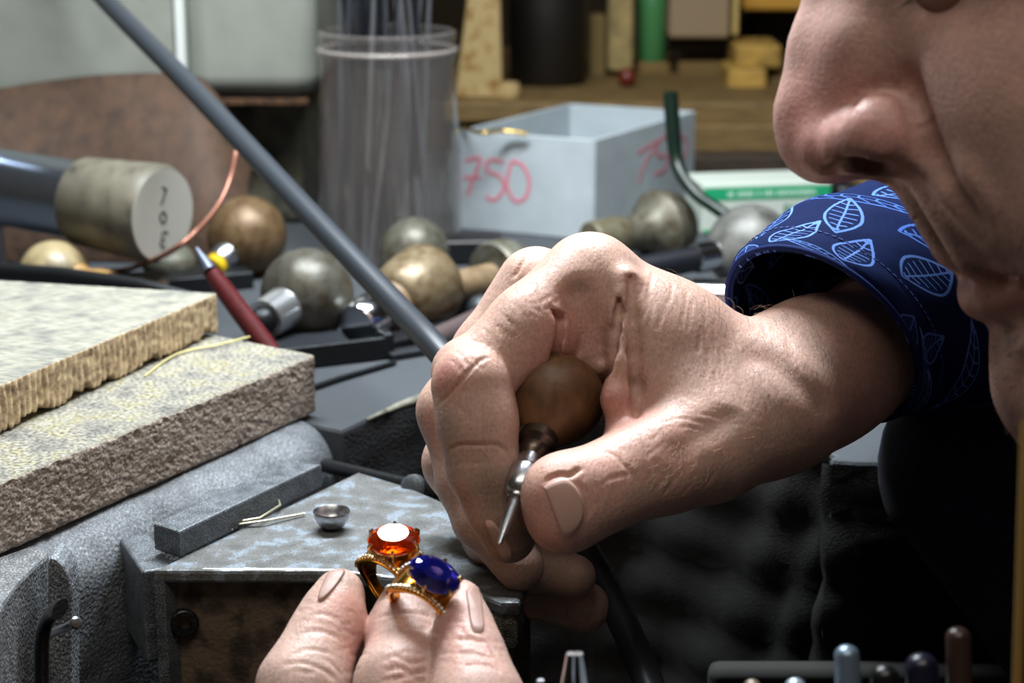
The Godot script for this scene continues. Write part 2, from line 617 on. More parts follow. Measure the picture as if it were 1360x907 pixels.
func _ready() -> void:
	# ---- camera, surroundings, lights, exposure
	var cam := Camera3D.new()
	cam.name = "camera"
	cam.transform = Transform3D(cam_basis, CAM)
	cam.near = 0.02
	var att := CameraAttributesPhysical.new()
	att.frustum_focal_length = 12.0 / tan(deg_to_rad(FOV / 2.0))
	att.frustum_near = 0.02
	att.frustum_far = 60.0
	att.exposure_aperture = 15.5
	att.frustum_focus_distance = 0.53
	cam.attributes = att
	cam.fov = FOV
	add_child(cam)
	cam.current = true
	var we := WorldEnvironment.new()
	we.name = "surroundings"
	var env := Environment.new()
	env.background_mode = Environment.BG_COLOR
	env.background_color = Color(0.0, 0.0, 0.0)
	env.tonemap_mode = Environment.TONE_MAPPER_LINEAR
	env.tonemap_exposure = 1.0
	env.sdfgi_enabled = true
	env.ssao_enabled = true
	env.ssil_enabled = true
	we.environment = env
	add_child(we)
	make_materials()
	bench_lamp(Vector3(-0.03, 0.46, -0.71), Vector2(0.36, 0.10), Vector3(-0.02, 0.0, -0.62), 0.82, Color(0.95, 0.98, 1.0))
	fill_lamp(Vector3(-0.1, 1.45, 0.25), Vector2(1.2, 0.5), 1.05, Color(1.0, 0.955, 0.90))
	# ---- the rest, large things first
	build_room()
	build_bench()
	build_background()
	build_punches()
	build_boards()
	build_pin()
	build_small()
	build_rings()
	build_tools()
	build_person()

func area_light(called: String, parent: Node3D, pos: Vector3, towards: Vector3, size: Vector2, energy: float, color: Color) -> void:
	var l := AreaLight3D.new()
	l.name = called
	l.area_size = size
	l.light_energy = energy
	l.light_color = color
	l.area_normalize_energy = true
	l.shadow_enabled = true
	l.area_range = 8.0
	l.area_attenuation = 2.0
	parent.add_child(l)
	var up := Vector3.UP if absf((towards - pos).normalized().y) < 0.95 else Vector3.BACK
	l.transform = parent.transform.affine_inverse() * Transform3D(Basis.looking_at(towards - pos, up), pos)

func bench_lamp(pos: Vector3, size: Vector2, towards: Vector3, energy: float, color: Color) -> void:
	var t := thing("bench_lamp", "white rectangular work lamp hanging over the jeweller's bench", "lamp", pos)
	var b := Transform3D(Basis.looking_at(towards - pos, Vector3.BACK), pos)
	var m := MB.new()
	rbox(m, Vector3(size.x + 0.03, size.y + 0.03, 0.03), 0.006, b.translated_local(Vector3(0, 0, 0.02)))
	part("housing", m, mat("white lamp housing", Color(0.8, 0.8, 0.78), 0.5), t)
	m = MB.new()
	rbox(m, Vector3(size.x, size.y, 0.004), 0.001, b.translated_local(Vector3(0, 0, 0.004)), false)
	part("diffuser", m, mat("lit diffuser", Color(0.9, 0.9, 0.9), 0.5, 0.0, {"glow": color, "power": 0.6}), t)
	m = MB.new()
	tube(m, [pos + Vector3(0, 0.03, 0), pos + Vector3(0, 0.4, -0.3), pos + Vector3(0, 1.1, -0.4)], 0.008)
	part("arm", m, M.black_steel, t)
	area_light("lamp_light", t, b * Vector3(0, 0, -0.004), b * Vector3(0, 0, -1), size, energy, color)

func fill_lamp(pos: Vector3, size: Vector2, energy: float, color: Color) -> void:  # added fill light over the camera; no such fitting is known
	var t := thing("fill_lamp", "long warm white fill lamp added unseen above the workshop", "lamp", pos)
	var m := MB.new()
	rbox(m, Vector3(size.x + 0.04, 0.05, size.y + 0.04), 0.01, Transform3D(Basis(), pos + Vector3(0, 0.03, 0)))
	part("housing", m, mat("lamp casing", Color(0.8, 0.8, 0.78), 0.5), t)
	m = MB.new()
	rbox(m, Vector3(size.x, 0.006, size.y), 0.001, Transform3D(Basis(), pos + Vector3(0, 0.003, 0)), false)
	part("diffuser", m, mat("warm diffuser", Color(0.9, 0.9, 0.9), 0.5, 0.0, {"glow": color, "power": 0.8}), t)
	area_light("lamp_light", t, pos - Vector3(0, 0.004, 0), pos - Vector3(0, 1, 0), size, energy, color)

func slab(called: String, lo: Vector3, hi: Vector3, material: Material, label: String) -> void:
	var m := MB.new()
	rbox(m, hi - lo, 0.002, Transform3D(Basis(), (lo + hi) / 2.0), false)
	structure(called, m, material, label, called.split("_")[0])

func build_room() -> void:
	slab("floor", Vector3(-1.5, -1.0, -1.8), Vector3(1.7, -0.86, 1.5), mat("dark floor", Color(0.16, 0.15, 0.14), 0.8), "dark floor under the workbench")
	slab("ceiling", Vector3(-1.5, 1.6, -1.8), Vector3(1.7, 1.7, 1.5), mat("ceiling paint", Color(0.6, 0.58, 0.53), 0.9), "pale ceiling over the workshop")
	slab("wall_back", Vector3(-1.5, -0.86, -1.8), Vector3(1.7, 1.6, -1.66), mat("back wall paint", Color(0.20, 0.155, 0.09), 0.9, 0.0, {"bump": M.fine, "relief": 0.05, "scale": 3.0}), "brown back wall behind the shelf")
	slab("wall_left", Vector3(-1.6, -0.86, -1.8), Vector3(-1.5, 1.6, 1.5), M.plaster, "plain side wall left of the bench")
	slab("wall_right", Vector3(1.7, -0.86, -1.8), Vector3(1.8, 1.6, 1.5), M.plaster, "plain side wall behind the goldsmith")
	slab("wall_front", Vector3(-1.5, -0.86, 1.4), Vector3(1.7, 1.6, 1.5), M.plaster, "plain wall opposite the bench")

func build_bench() -> void:
	var t := thing("workbench", "dusty grey jeweller's workbench with a curved worn cut-out", "workbench")
	# outline of the top, seen from above: straight front edge, then the cut-out
	var edge := [Vector2(-0.265, -0.292), Vector2(-0.0587, -0.629)]
	var far_cut := spline([Vector3(-0.0587, 0, -0.629), Vector3(-0.034, 0, -0.668), Vector3(0.005, 0, -0.692), Vector3(0.05, 0, -0.682), Vector3(0.085, 0, -0.63), Vector3(0.105, 0, -0.604), Vector3(0.14, 0, -0.5935), Vector3(0.45, 0, -0.59)], 5)
	var poly := PackedVector2Array()
	poly.append(Vector2(-0.9, -0.292))
	poly.append(edge[0] - Vector2(0.85, 0.52) * 0.022)
	poly.append(edge[1] - Vector2(0.85, 0.52) * 0.022)
	for k in far_cut.size(): poly.append(Vector2(far_cut[k].x, far_cut[k].z))
	poly.append(Vector2(0.9, -0.59))
	poly.append(Vector2(0.9, -1.6))
	poly.append(Vector2(-0.9, -1.6))
	var m := MB.new()
	prism(m, poly, -0.06, 0.0, 0.0015)
	part("top", m, mat("dark gritty bench top", Color(0.52, 0.54, 0.56), 0.7, 0.1, {"tex": M.dusty_tex, "bump": M.grit, "relief": 0.04, "scale": 18.0}), t)
	# rounded metal-clad front rail with a rolled end
	m = MB.new()
	var dir := Vector3(edge[1].x - edge[0].x, 0, edge[1].y - edge[0].y).normalized()
	var nrm := Vector3(-dir.z, 0, dir.x)
	var a := Vector3(edge[0].x, 0, edge[0].y)
	var b := Vector3(edge[1].x, 0, edge[1].y) + dir * 0.002
	var prof := [Vector2(-0.06, -0.001)]
	prof.append(Vector2(-0.06, 0.0012))
	for k in 13:
		var g := deg_to_rad(90.0 - 90.0 * k / 12.0)
		prof.append(Vector2(-0.018 + 0.018 * cos(g), 0.0012 - 0.018 + 0.018 * sin(g)))
	prof.append(Vector2(0.0, -0.14))
	prof.append(Vector2(-0.06, -0.14))
	var steps := 44
	for s in steps + 1:
		var f := float(s) / steps
		var shrink := 0.0
		var e := (1.0 - f) * a.distance_to(b)
		if e < 0.014: shrink = 0.8 - 0.8 * sqrt(maxf(0.0, 1.0 - pow(1.0 - e / 0.014, 2.0)))
		var o := a.lerp(b, f) + dir * 0.006 * f
		for q in prof:
			var w: Vector2 = q
			var dent := 0.0012 * sin(f * 31.0) * sin(w.y * 120.0) + 0.0008 * sin(f * 57.0 + 1.0)
			m.vert(o + nrm * (maxf(w.x, -0.06) - shrink * 0.02 - (dent if w.x > -0.05 else 0.0)) + Vector3(0, w.y - shrink * 0.004, 0), Vector3.UP)
	var pc := prof.size()
	for s in steps:
		for k in pc - 1:
			var q := s * pc + k
			m.i.append_array(PackedInt32Array([q, q + 1, q + pc, q + 1, q + pc + 1, q + pc]))
	var endc := m.vert(b + dir * 0.006 + nrm * -0.03 + Vector3(0, -0.05, 0), dir)
	for k in pc - 1: m.i.append_array(PackedInt32Array([steps * pc + k, endc, steps * pc + k + 1]))
	face_like(m)
	part("front_rail", m, M.dusty, t)
	# the worn wall of the cut-out: gritty near the rail, further round painted near-black as shade
	var count := far_cut.size()
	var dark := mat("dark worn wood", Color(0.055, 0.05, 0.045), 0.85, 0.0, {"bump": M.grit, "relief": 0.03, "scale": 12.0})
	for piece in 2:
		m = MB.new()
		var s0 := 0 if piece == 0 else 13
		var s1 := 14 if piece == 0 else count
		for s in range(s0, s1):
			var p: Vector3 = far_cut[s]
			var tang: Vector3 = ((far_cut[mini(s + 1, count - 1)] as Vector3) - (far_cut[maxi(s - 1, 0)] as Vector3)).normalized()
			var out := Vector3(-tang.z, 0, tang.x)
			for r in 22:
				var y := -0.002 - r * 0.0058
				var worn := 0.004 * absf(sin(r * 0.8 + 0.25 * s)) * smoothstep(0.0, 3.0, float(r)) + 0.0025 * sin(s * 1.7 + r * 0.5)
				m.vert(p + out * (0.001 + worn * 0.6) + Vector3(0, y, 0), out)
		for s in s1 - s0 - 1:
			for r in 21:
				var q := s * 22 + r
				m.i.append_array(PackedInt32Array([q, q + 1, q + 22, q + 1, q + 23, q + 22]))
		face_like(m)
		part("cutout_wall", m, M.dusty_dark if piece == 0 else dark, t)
	# pale worn lip above the wall
	m = MB.new()
	var lip := []
	var lip_r := []
	for s in range(2, 26):
		lip.append((far_cut[s] as Vector3) + Vector3(0, -0.0008, 0))
		lip_r.append(0.0022 * smoothstep(1.0, 7.0, float(s)) + 0.0003)
	tube(m, lip, lip_r, 8)
	part("worn_lip", m, mat("pale worn wood", Color(0.62, 0.61, 0.55), 0.8, 0.0, {"tex": M.blot, "bump": M.grit, "relief": 0.05, "scale": 25.0}), t)
	m = MB.new()
	rbox(m, Vector3(1.8, 0.8, 0.04), 0.004, Transform3D(Basis(), Vector3(0, -0.46, -1.2)), false)
	part("back_panel", m, M.dark_wood, t)
	for x in [-0.86, 0.86]:
		m = MB.new()
		rbox(m, Vector3(0.06, 0.8, 0.9), 0.004, Transform3D(Basis(), Vector3(x, -0.46, -1.12)), false)
		part("side_panel", m, M.dark_wood, t)
	var dr := thing("glow_panel", "dull grey drawer added for soft glow, low under the bench, behind the upright tool handles", "panel", Vector3(0.2, -0.2, -0.6))  # added panel standing in for a soft grey glow at lower right
	m = MB.new()
	rbox(m, Vector3(0.17, 0.20, 0.012), 0.004, Transform3D(Basis(Vector3.RIGHT, -0.12), Vector3(0.150, -0.166, -0.572)))
	part("glow_panel_front", m, mat("dull grey drawer", Color(0.12, 0.12, 0.11), 0.9), dr)
	m = MB.new()
	rbox(m, Vector3(0.15, 0.10, 0.10), 0.003, Transform3D(Basis(), Vector3(0.168, -0.20, -0.64)), false)
	part("glow_panel_body", m, M.dark_wood, dr)
	# leather catch skin slung under the cut-out
	var k := thing("bench_skin", "dark brown leather catch skin slung under the bench cut-out", "leather skin", Vector3(0.15, -0.24, -0.4))
	m = MB.new()
	for s in 25:
		for r in 25:
			var x := lerpf(-0.25, 0.55, s / 24.0)
			var z := lerpf(-0.70, -0.05, r / 24.0)
			var sag := 0.12 * (1.0 - pow(2.0 * s / 24.0 - 1.0, 2.0)) * (1.0 - pow(2.0 * r / 24.0 - 1.0, 2.0))
			m.vert(Vector3(x, -0.16 - sag, z), Vector3.UP)
	for s in 24:
		for r in 24:
			var q := s * 25 + r
			m.i.append_array(PackedInt32Array([q, q + 1, q + 25, q + 1, q + 26, q + 25]))
	face_like(m)
	part("hide", m, mat("dark leather", Color(0.02, 0.016, 0.014), 0.9, 0.0, {"spec": 0.15, "bump": M.fine, "relief": 0.02, "scale": 14.0}), k)

# an upright board-like box between two image columns, standing at distance d
func upright(m: MB, x0: float, x1: float, top: float, bottom: float, d: float, thick: float, r := 0.002) -> void:
	var a := far(x0, bottom, d)
	var b := far(x1, top, d)
	rbox(m, Vector3(absf(b.x - a.x), absf(b.y - a.y), thick), minf(r, thick * 0.45), Transform3D(Basis(), Vector3((a.x + b.x) / 2.0, (a.y + b.y) / 2.0, -d - thick / 2.0)), false)

func build_background() -> void:
	var m: MB
	# --- pale grey machine casing over a recessed plinth
	var pale := mat("pale grey-green casing", Color(0.53, 0.545, 0.51), 0.55, 0.0, {"tex": ntex(31, 0.02, [[0.0, grey(0.90)], [0.5, grey(0.97)], [1.0, grey(1.0)]], 4), "scale": 3.0})
	var t := thing("machine_casing", "pale grey-green metal machine casing with a bright vertical seam, at the back left", "machine", Vector3(-0.25, 0.0, -1.0))
	var seam := far(243, 130, 0.95).x
	var right := far(424, 130, 0.95).x
	var yb := far(243, 132, 0.95).y
	for p in [[-0.52, seam - 0.0016], [seam + 0.0016, right]]:
		m = MB.new()
		rbox(m, Vector3(p[1] - p[0], 0.22, 0.16), 0.004 if p[0] < -0.5 else 0.012, Transform3D(Basis(), Vector3((p[0] + p[1]) / 2.0, yb + 0.11, -1.03)))
		part("casing_panel", m, pale, t)
	m = MB.new()
	rbox(m, Vector3(0.0045, 0.21, 0.02), 0.0008, Transform3D(Basis(), Vector3(seam, yb + 0.112, -0.958)), false)
	part("seam_strip", m, mat("bright seam strip", Color(0.80, 0.82, 0.80), 0.4), t)
	m = MB.new()
	rbox(m, Vector3(right - 0.006 + 0.42, 0.004, 0.13), 0.001, Transform3D(Basis(), Vector3((right - 0.006 - 0.42) / 2.0, yb - 0.002, -1.02)), false)
	part("rusty_lip", m, mat("rusty steel", Color(0.35, 0.24, 0.15), 0.8, 0.2, {"tex": M.blot, "scale": 30.0}), t)
	m = MB.new()
	rbox(m, Vector3(0.36, yb, 0.10), 0.004, Transform3D(Basis(), Vector3(right - 0.012 - 0.18, yb / 2.0, -1.035)), false)
	part("plinth", m, mat("olive painted plinth", Color(0.36, 0.355, 0.30), 0.55, 0.0, {"tex": M.blot, "scale": 8.0}), t)
	# --- curved brown leather sheet leaning against it
	var lt := thing("leather_sheet", "curved brown leather sheet with a rounded top edge, leaning on the machine casing", "leather", Vector3(-0.2, 0, -0.88))
	m = MB.new()
	var cols := 40
	var rows := 16
	for side in 2:
		for s in cols + 1:
			var f := float(s) / cols
			var x := lerpf(-0.32, -0.128, f)
			var px := 680.0 + x / 0.9 * fpx
			var top := far(clampf(px, -200, 400), 125.0 - 24.0 * sin(clampf((px + 60.0) / 480.0, 0.0, 1.0) * PI * 0.95), 0.94).y
			if px > 235.0: top -= pow((px - 235.0) / 95.0, 2.0) * 0.052
			for r in rows + 1:
				var g := float(r) / rows
				var z := -0.868 - 0.05 * g * g - 0.018 * sin(f * PI) - 0.012 * f
				m.vert(Vector3(x, maxf(top, 0.004) * g + 0.001, z - side * 0.004), Vector3.BACK if side == 0 else Vector3.FORWARD)
	for side in 2:
		for s in cols:
			for r in rows:
				var q := side * (cols + 1) * (rows + 1) + s * (rows + 1) + r
				m.quad(q, q + 1, q + rows + 2, q + rows + 1)
	var half := (cols + 1) * (rows + 1)
	for s in cols:
		var q := s * (rows + 1) + rows
		m.i.append_array(PackedInt32Array([q, q + half, q + rows + 1, q + half, q + half + rows + 1, q + rows + 1]))
	m.smooth_all()
	part("sheet", m, mat("worn brown leather", Color(0.33, 0.235, 0.165), 0.75, 0.0, {"tex": ntex(33, 0.02, [[0.0, grey(0.5)], [0.5, grey(0.85)], [1.0, Color(1.0, 0.97, 0.92)]], 5), "bump": M.fine, "relief": 0.03, "scale": 9.0}), lt)
	# --- clear plastic jar full of thin files
	var jc := Vector3(far(517, 200, 0.905).x, 0.0, -0.905)
	var jar := thing("plastic_jar", "clear plastic jar with a ringed rim, crammed with thin steel rods", "jar", jc)
	m = MB.new()
	lathe(m, [Vector2(0.0, 0.001), Vector2(0.031, 0.001), Vector2(0.034, 0.004), Vector2(0.0335, 0.06), Vector2(0.0318, 0.094), Vector2(0.0325, 0.097), Vector2(0.0328, 0.099), Vector2(0.0318, 0.101), Vector2(0.0316, 0.103), Vector2(0.0325, 0.105), Vector2(0.0325, 0.108), Vector2(0.0312, 0.109), Vector2(0.0305, 0.108)], Transform3D(Basis(), jc), 56)
	part("shell", m, mat("cloudy clear plastic", Color(0.50, 0.475, 0.46), 0.10, 0.0, {"alpha": 0.24, "spec": 0.5}), jar)
	m = MB.new()
	lathe(m, arc(0.0322, 0.1, 0.0012, -90, 270, 10), Transform3D(Basis(), jc), 56)
	part("rim_ring", m, mat("plastic ring", Color(0.62, 0.59, 0.57), 0.15, 0.0, {"alpha": 0.5}), jar)
	var rng := RandomNumberGenerator.new()
	rng.seed = 41
	var shades := [mat("pale steel rod", Color(0.70, 0.72, 0.75), 0.3, 0.9), mat("grey steel rod", Color(0.45, 0.47, 0.50), 0.38, 0.9), mat("dark steel rod", Color(0.20, 0.21, 0.24), 0.45, 0.8)]
	for k in 30:
		var ang := rng.randf() * TAU
		var rr := sqrt(rng.randf()) * 0.026
		var low := jc + Vector3(cos(ang) * rr, 0.003, sin(ang) * rr)
		var a2 := ang + rng.randf_range(-1.2, 1.2)
		var r2 := minf(rr + rng.randf_range(-0.004, 0.006), 0.028)
		var top := jc + Vector3(cos(a2) * r2, 0.108, sin(a2) * r2)
		var len := rng.randf_range(1.2, 1.9)
		m = MB.new()
		var w := rng.randf_range(0.0009, 0.0019)
		tube(m, [low, low.lerp(top, 0.8), low.lerp(top, len)], [w, w, w * 0.8], 8)
		var shade := rng.randi() % 3
		var rod := part("steel_rod", m, shades[shade], self)
		tag(rod, "thin %s steel rod standing among others in the clear plastic jar" % ["pale", "grey", "dark"][shade], "rod", "thin steel rods in the plastic jar")
	# --- white card box marked 750
	var y_top := 0.051
	var A := on(789, 186, y_top)
	var B := on(611, 174, y_top)
	var C := on(922, 148, y_top)
	var u := (B - A)
	var w := (C - A)
	var D := B + w
	var box := thing("card_box", "open pale grey card box with 750 handwritten in red marker", "box", Vector3((A.x + D.x) / 2.0, 0, (A.z + D.z) / 2.0))
	var card := mat("pale grey card", Color(0.70, 0.74, 0.76), 0.7, 0.0, {"tex": ntex(35, 0.01, [[0.0, grey(0.88)], [1.0, grey(1.0)]], 4), "scale": 8.0})
	var down := Vector3(0, -y_top, 0)
	var q4 := [[A, B], [A, C], [B, D], [C, D]]
	for k in 4:
		m = MB.new()
		var a: Vector3 = q4[k][0]
		var b: Vector3 = q4[k][1]
		var e := (b - a).normalized()
		var o := e.cross(Vector3.UP)
		rbox(m, Vector3(a.distance_to(b), y_top, 0.0016), 0.0006, Transform3D(Basis(e, Vector3.UP, o), (a + b) / 2.0 + down / 2.0 + Vector3(0, 0.0002, 0)), false)
		part("side_panel", m, card, box)
	m = MB.new()
	prism(m, PackedVector2Array([v2(A), v2(B), v2(D), v2(C)]), 0.0005, 0.0018)
	part("base_panel", m, card, box)
	var red := mat("red marker ink", Color(0.78, 0.46, 0.52), 0.7)
	var front_o := u.normalized().cross(Vector3.UP)
	if front_o.z < 0.0: front_o = -front_o
	var strokes := [[[0.955, 0.70], [0.84, 0.74], [0.88, 0.58], [0.94, 0.36]], [[0.97, 0.53], [0.84, 0.55]], [[0.66, 0.72], [0.77, 0.73], [0.79, 0.62], [0.70, 0.58], [0.66, 0.46], [0.73, 0.33], [0.80, 0.36]], [[0.60, 0.74], [0.64, 0.50], [0.58, 0.34], [0.50, 0.38], [0.47, 0.54], [0.52, 0.70], [0.60, 0.74]]]
	for s in strokes:
		m = MB.new()
		var pts := []
		for p in s: pts.append(A + u * p[0] + down * (1.0 - p[1]) + front_o * 0.00088)
		tube(m, spline(pts, 5), 0.0011, 6, true, 0.15, front_o)
		part("red_marking", m, red, box)
	var side_o := Vector3.UP.cross(w.normalized())
	if side_o.x < 0.0: side_o = -side_o
	for s in [[[0.40, 0.74], [0.62, 0.80], [0.48, 0.62], [0.42, 0.42]], [[0.75, 0.84], [0.62, 0.80], [0.60, 0.66], [0.72, 0.60], [0.68, 0.48], [0.58, 0.46]], [[0.84, 0.80], [0.80, 0.60], [0.86, 0.52], [0.92, 0.66], [0.84, 0.80]]]:
		m = MB.new()
		var pts := []
		for p in s: pts.append(A + w * p[0] + down * (1.0 - p[1]) + side_o * 0.00088)
		tube(m, spline(pts, 5), 0.0011, 6, true, 0.15, side_o)
		part("red_marking", m, red, box)
	# brass wire scrap lying on the rim
	m = MB.new()
	tube(m, spline([on(615, 170, y_top + 0.0018), on(640, 176, y_top + 0.0030), on(668, 174, y_top + 0.0026), on(700, 178, y_top + 0.0016)], 4), 0.0011, 8)
	tag(part("brass_wire", m, mat("brass wire", Color(0.85, 0.72, 0.42), 0.3, 0.9), self), "short brass wire offcut lying on the rim of the card box", "wire")
	# --- green and white carton
	var g0 := on(932, 312, 0.0)
	var g1 := on(1102, 306, 0.0)
	var e := (g1 - g0).normalized()
	var back := Vector3.UP.cross(e)
	if back.z > 0.0: back = -back
	var hgt := far(1097, 240, -g1.z).y
	var carton := thing("carton", "small white carton with a green lettered band behind the grey ball punch", "box", (g0 + g1) / 2.0)
	var xf := Transform3D(Basis(e, Vector3.UP, -back), (g0 + g1) / 2.0)
	var wid := g0.distance_to(g1)
	m = MB.new()
	rbox(m, Vector3(wid, hgt, 0.035), 0.0012, xf.translated_local(Vector3(0, hgt / 2.0, -0.0175)), false)
	part("carton_body", m, mat("white carton", Color(0.74, 0.78, 0.74), 0.6), carton)
	var green := mat("green print", Color(0.10, 0.60, 0.40), 0.55)
	m = MB.new()
	rbox(m, Vector3(wid * 0.985, hgt * 0.25, 0.0004), 0.0001, xf.translated_local(Vector3(0, hgt * 0.80, 0.0001)), false)
	rbox(m, Vector3(wid * 0.985, hgt * 0.06, 0.0004), 0.0001, xf.translated_local(Vector3(0, hgt * 0.07, 0.0001)), false)
	part("green_band", m, green, carton)
	m = MB.new()
	var tr := RandomNumberGenerator.new()
	tr.seed = 5
	var cx := -0.30
	while cx < 0.38:
		var cw := tr.randf_range(0.010, 0.022)
		if tr.randf() > 0.16:
			rbox(m, Vector3(wid * cw, hgt * tr.randf_range(0.07, 0.11), 0.0003), 0.0001, xf.translated_local(Vector3(wid * cx, hgt * 0.79, 0.0004)), false)
		cx += cw + 0.007
	part("band_lettering", m, mat("pale print", Color(0.72, 0.84, 0.77), 0.6), carton)
	var tm := TextMesh.new()
	tm.text = "E'S"
	tm.font = SystemFont.new()
	tm.font.font_names = PackedStringArray(["Droid Sans"])
	tm.font_size = 16
	tm.pixel_size = 0.0085 / 16.0
	tm.depth = 0.0002
	var o := part("printed_lettering", tm, mat("green ink", Color(0.10, 0.50, 0.33), 0.6), carton, false)
	o.transform = global_of(carton).affine_inverse() * xf.translated_local(Vector3(wid * 0.20, hgt * 0.42, 0.0005))
	# --- planks at the back of the bench with clutter on them
	var planks := [["shelf_plank", 590.0, 1230.0, 136.0, 163.0, 1.13, 0.30, M.shelf_wood, "upper yellow wooden plank lying across the back of the bench"],
		["shelf_plank", 870.0, 1250.0, 166.0, 206.0, 1.105, 0.16, M.shelf_wood, "lower yellow plank under the upper one, right of the card box"]]
	for p in planks:
		m = MB.new()
		upright(m, p[1], p[2], p[3], p[4], p[5], p[6], 0.002)
		tag(part(p[0], m, p[7], self), p[8], "plank")
	var py := far(700, 136, 1.13).y
	for k in 2:
		m = MB.new()
		rbox(m, Vector3(0.04, far(700, 163, 1.13).y, 0.2), 0.002, Transform3D(Basis(), Vector3([-0.04, 0.30][k], far(700, 163, 1.13).y / 2.0, -1.32)), false)
		tag(part("plank_support", m, M.dark_wood, self), ["dark wooden block holding up the upper plank behind the card box", "dark wooden block holding up the upper plank's right end"][k], "block")
	m = MB.new()
	upright(m, 915, 1080, 207, 232, 1.08, 0.02, 0.002)
	tag(part("wood_strip", m, M.dark_wood, self), "brown wooden strip on the bench under the two planks", "wood")
	var cream := mat("cream plaster", Color(0.72, 0.62, 0.42), 0.8, 0.0, {"tex": ntex(37, 0.02, [[0.0, Color(0.60, 0.42, 0.24)], [0.22, Color(0.80, 0.70, 0.55)], [0.45, grey(0.95)], [1.0, grey(1.0)]], 5, FastNoiseLite.TYPE_SIMPLEX_SMOOTH, 512, 1.0, 12.0), "scale": 7.0})
	var stand := func(x0, x1, top, bottom, d, deep, material, called, label, cat) -> void:
		var mm := MB.new()
		upright(mm, x0, x1, top, bottom, d, deep, 0.003)
		tag(part(called, mm, material, self), label, cat)
	m = MB.new()
	var pb := far(640, 134, 1.14)
	prism(m, PackedVector2Array([Vector2(-0.0165, 0), Vector2(0.0125, 0), Vector2(0.0105, 0.09), Vector2(-0.0045, 0.09)]), 0.0, 0.02, 0.002, Transform3D(Basis(Vector3(1, 0, 0), Vector3(0, 0, 1), Vector3(0, 1, 0)), Vector3(pb.x, py, -1.165)))
	tag(part("plaster_block", m, cream, self), "tall tapering cream plaster block with rusty stains, right of the jar", "block")
	m = MB.new()
	lathe(m, [Vector2(0, 0), Vector2(0.006, 0), Vector2(0.0075, 0.004), Vector2(0.006, 0.009), Vector2(0, 0.010)], Transform3D(Basis(), Vector3(far(676, 130, 1.15).x, py, -1.15)), 20)
	tag(part("plaster_lump", m, cream, self), "little cream plaster lump beside the foot of the tall plaster block", "lump")
	m = MB.new()
	lathe(m, [Vector2(0, 0), Vector2(0.022, 0), Vector2(0.0245, 0.003), Vector2(0.025, 0.05), Vector2(0.0245, 0.09), Vector2(0, 0.09)], Transform3D(Basis(), Vector3(far(728, 60, 1.22).x, py, -1.22)), 36)
	tag(part("dark_jar", m, mat("dark brown glass", Color(0.075, 0.06, 0.04), 0.5), self), "round dark brown jar standing on the upper plank", "jar")
	var tan := mat("tan card", Color(0.50, 0.42, 0.25), 0.8)
	stand.call(782, 806, 20, 112, 1.26, 0.02, tan, "card_strip", "narrow tan card strip standing right of the dark jar", "card")
	stand.call(806, 843, -20, 96, 1.25, 0.02, mat("yellowed paper", Color(0.64, 0.56, 0.36), 0.8, 0.0, {"tex": M.broad, "scale": 8.0}), "paper_packet", "yellowed upright paper packet left of the green glass bottle", "packet")
	m = MB.new()
	var gb := far(866, 60, 1.28)
	lathe(m, [Vector2(0, 0.0), Vector2(0.0085, 0.0), Vector2(0.0100, 0.002), Vector2(0.0100, 0.05), Vector2(0.005, 0.058), Vector2(0.005, 0.07)], Transform3D(Basis(), Vector3(gb.x, far(866, 82, 1.28).y, -1.28)), 24)
	tag(part("green_bottle", m, mat("green glass bottle", Color(0.26, 0.48, 0.28), 0.3), self), "small green bottle between yellowed packet and grey cardboard box", "bottle")
	stand.call(845, 892, 82, 118, 1.27, 0.03, mat("brown wood block", Color(0.46, 0.36, 0.19), 0.8), "wood_block", "brown wooden block under the small green bottle", "block")
	m = MB.new()
	lathe(m, arc(0.0, 0.0, 0.006, -90, 90, 10), Transform3D(Basis(), Vector3(far(833, 100, 1.2).x, py + 0.006, -1.2)), 18)
	tag(part("red_bead", m, mat("dark red bead", Color(0.38, 0.13, 0.07), 0.4), self), "small dark red knob in front of the yellowed packet", "knob")
	stand.call(888, 972, -30, 52, 1.24, 0.05, mat("grey-brown cardboard", Color(0.55, 0.47, 0.36), 0.8), "cardboard_box", "grey-brown cardboard box raised on blocks at the back", "box")
	stand.call(973, 984, -30, 50, 1.238, 0.05, mat("cream board edge", Color(0.76, 0.66, 0.40), 0.8), "board", "cream board standing against the side of the cardboard box", "board")
	stand.call(896, 970, 53, 82, 1.27, 0.05, M.dark_wood, "wood_block", "dark wooden block carrying the grey-brown cardboard box", "block")
	stand.call(900, 965, 82, 118, 1.26, 0.05, mat("ochre wood", Color(0.42, 0.33, 0.16), 0.8), "wood_block", "dull ochre block at the bottom, below the cardboard box", "block")
	stand.call(976, 1040, 60, 92, 1.22, 0.05, mat("bright yellow wood", Color(0.72, 0.57, 0.26), 0.75, 0.0, {"tex": M.broad, "scale": 8.0}), "wood_block", "bright yellow wooden block next to the nose", "block")
	stand.call(966, 1020, 92, 128, 1.20, 0.05, mat("bright yellow wood", Color(0.72, 0.57, 0.26), 0.75, 0.0, {"tex": M.broad, "scale": 8.0}), "wood_block", "bright yellow wooden block, lower of the two by the nose", "block")
	stand.call(1022, 1090, 92, 128, 1.23, 0.05, mat("grey-brown wood", Color(0.45, 0.36, 0.22), 0.8), "wood_block", "grey-brown wooden block half hidden behind the nose", "block")
	stand.call(1000, 1090, 15, 60, 1.34, 0.05, mat("shade block", Color(0.05, 0.045, 0.04), 0.7), "shade_block", "shade block filling the dark gap above the yellow block", "box")  # black block painted for the shaded gap under the top board
	stand.call(985, 1110, -30, 15, 1.30, 0.08, mat("yellow board", Color(0.76, 0.56, 0.20), 0.75), "wood_board", "yellow wooden board at the very top beside the nose", "board")
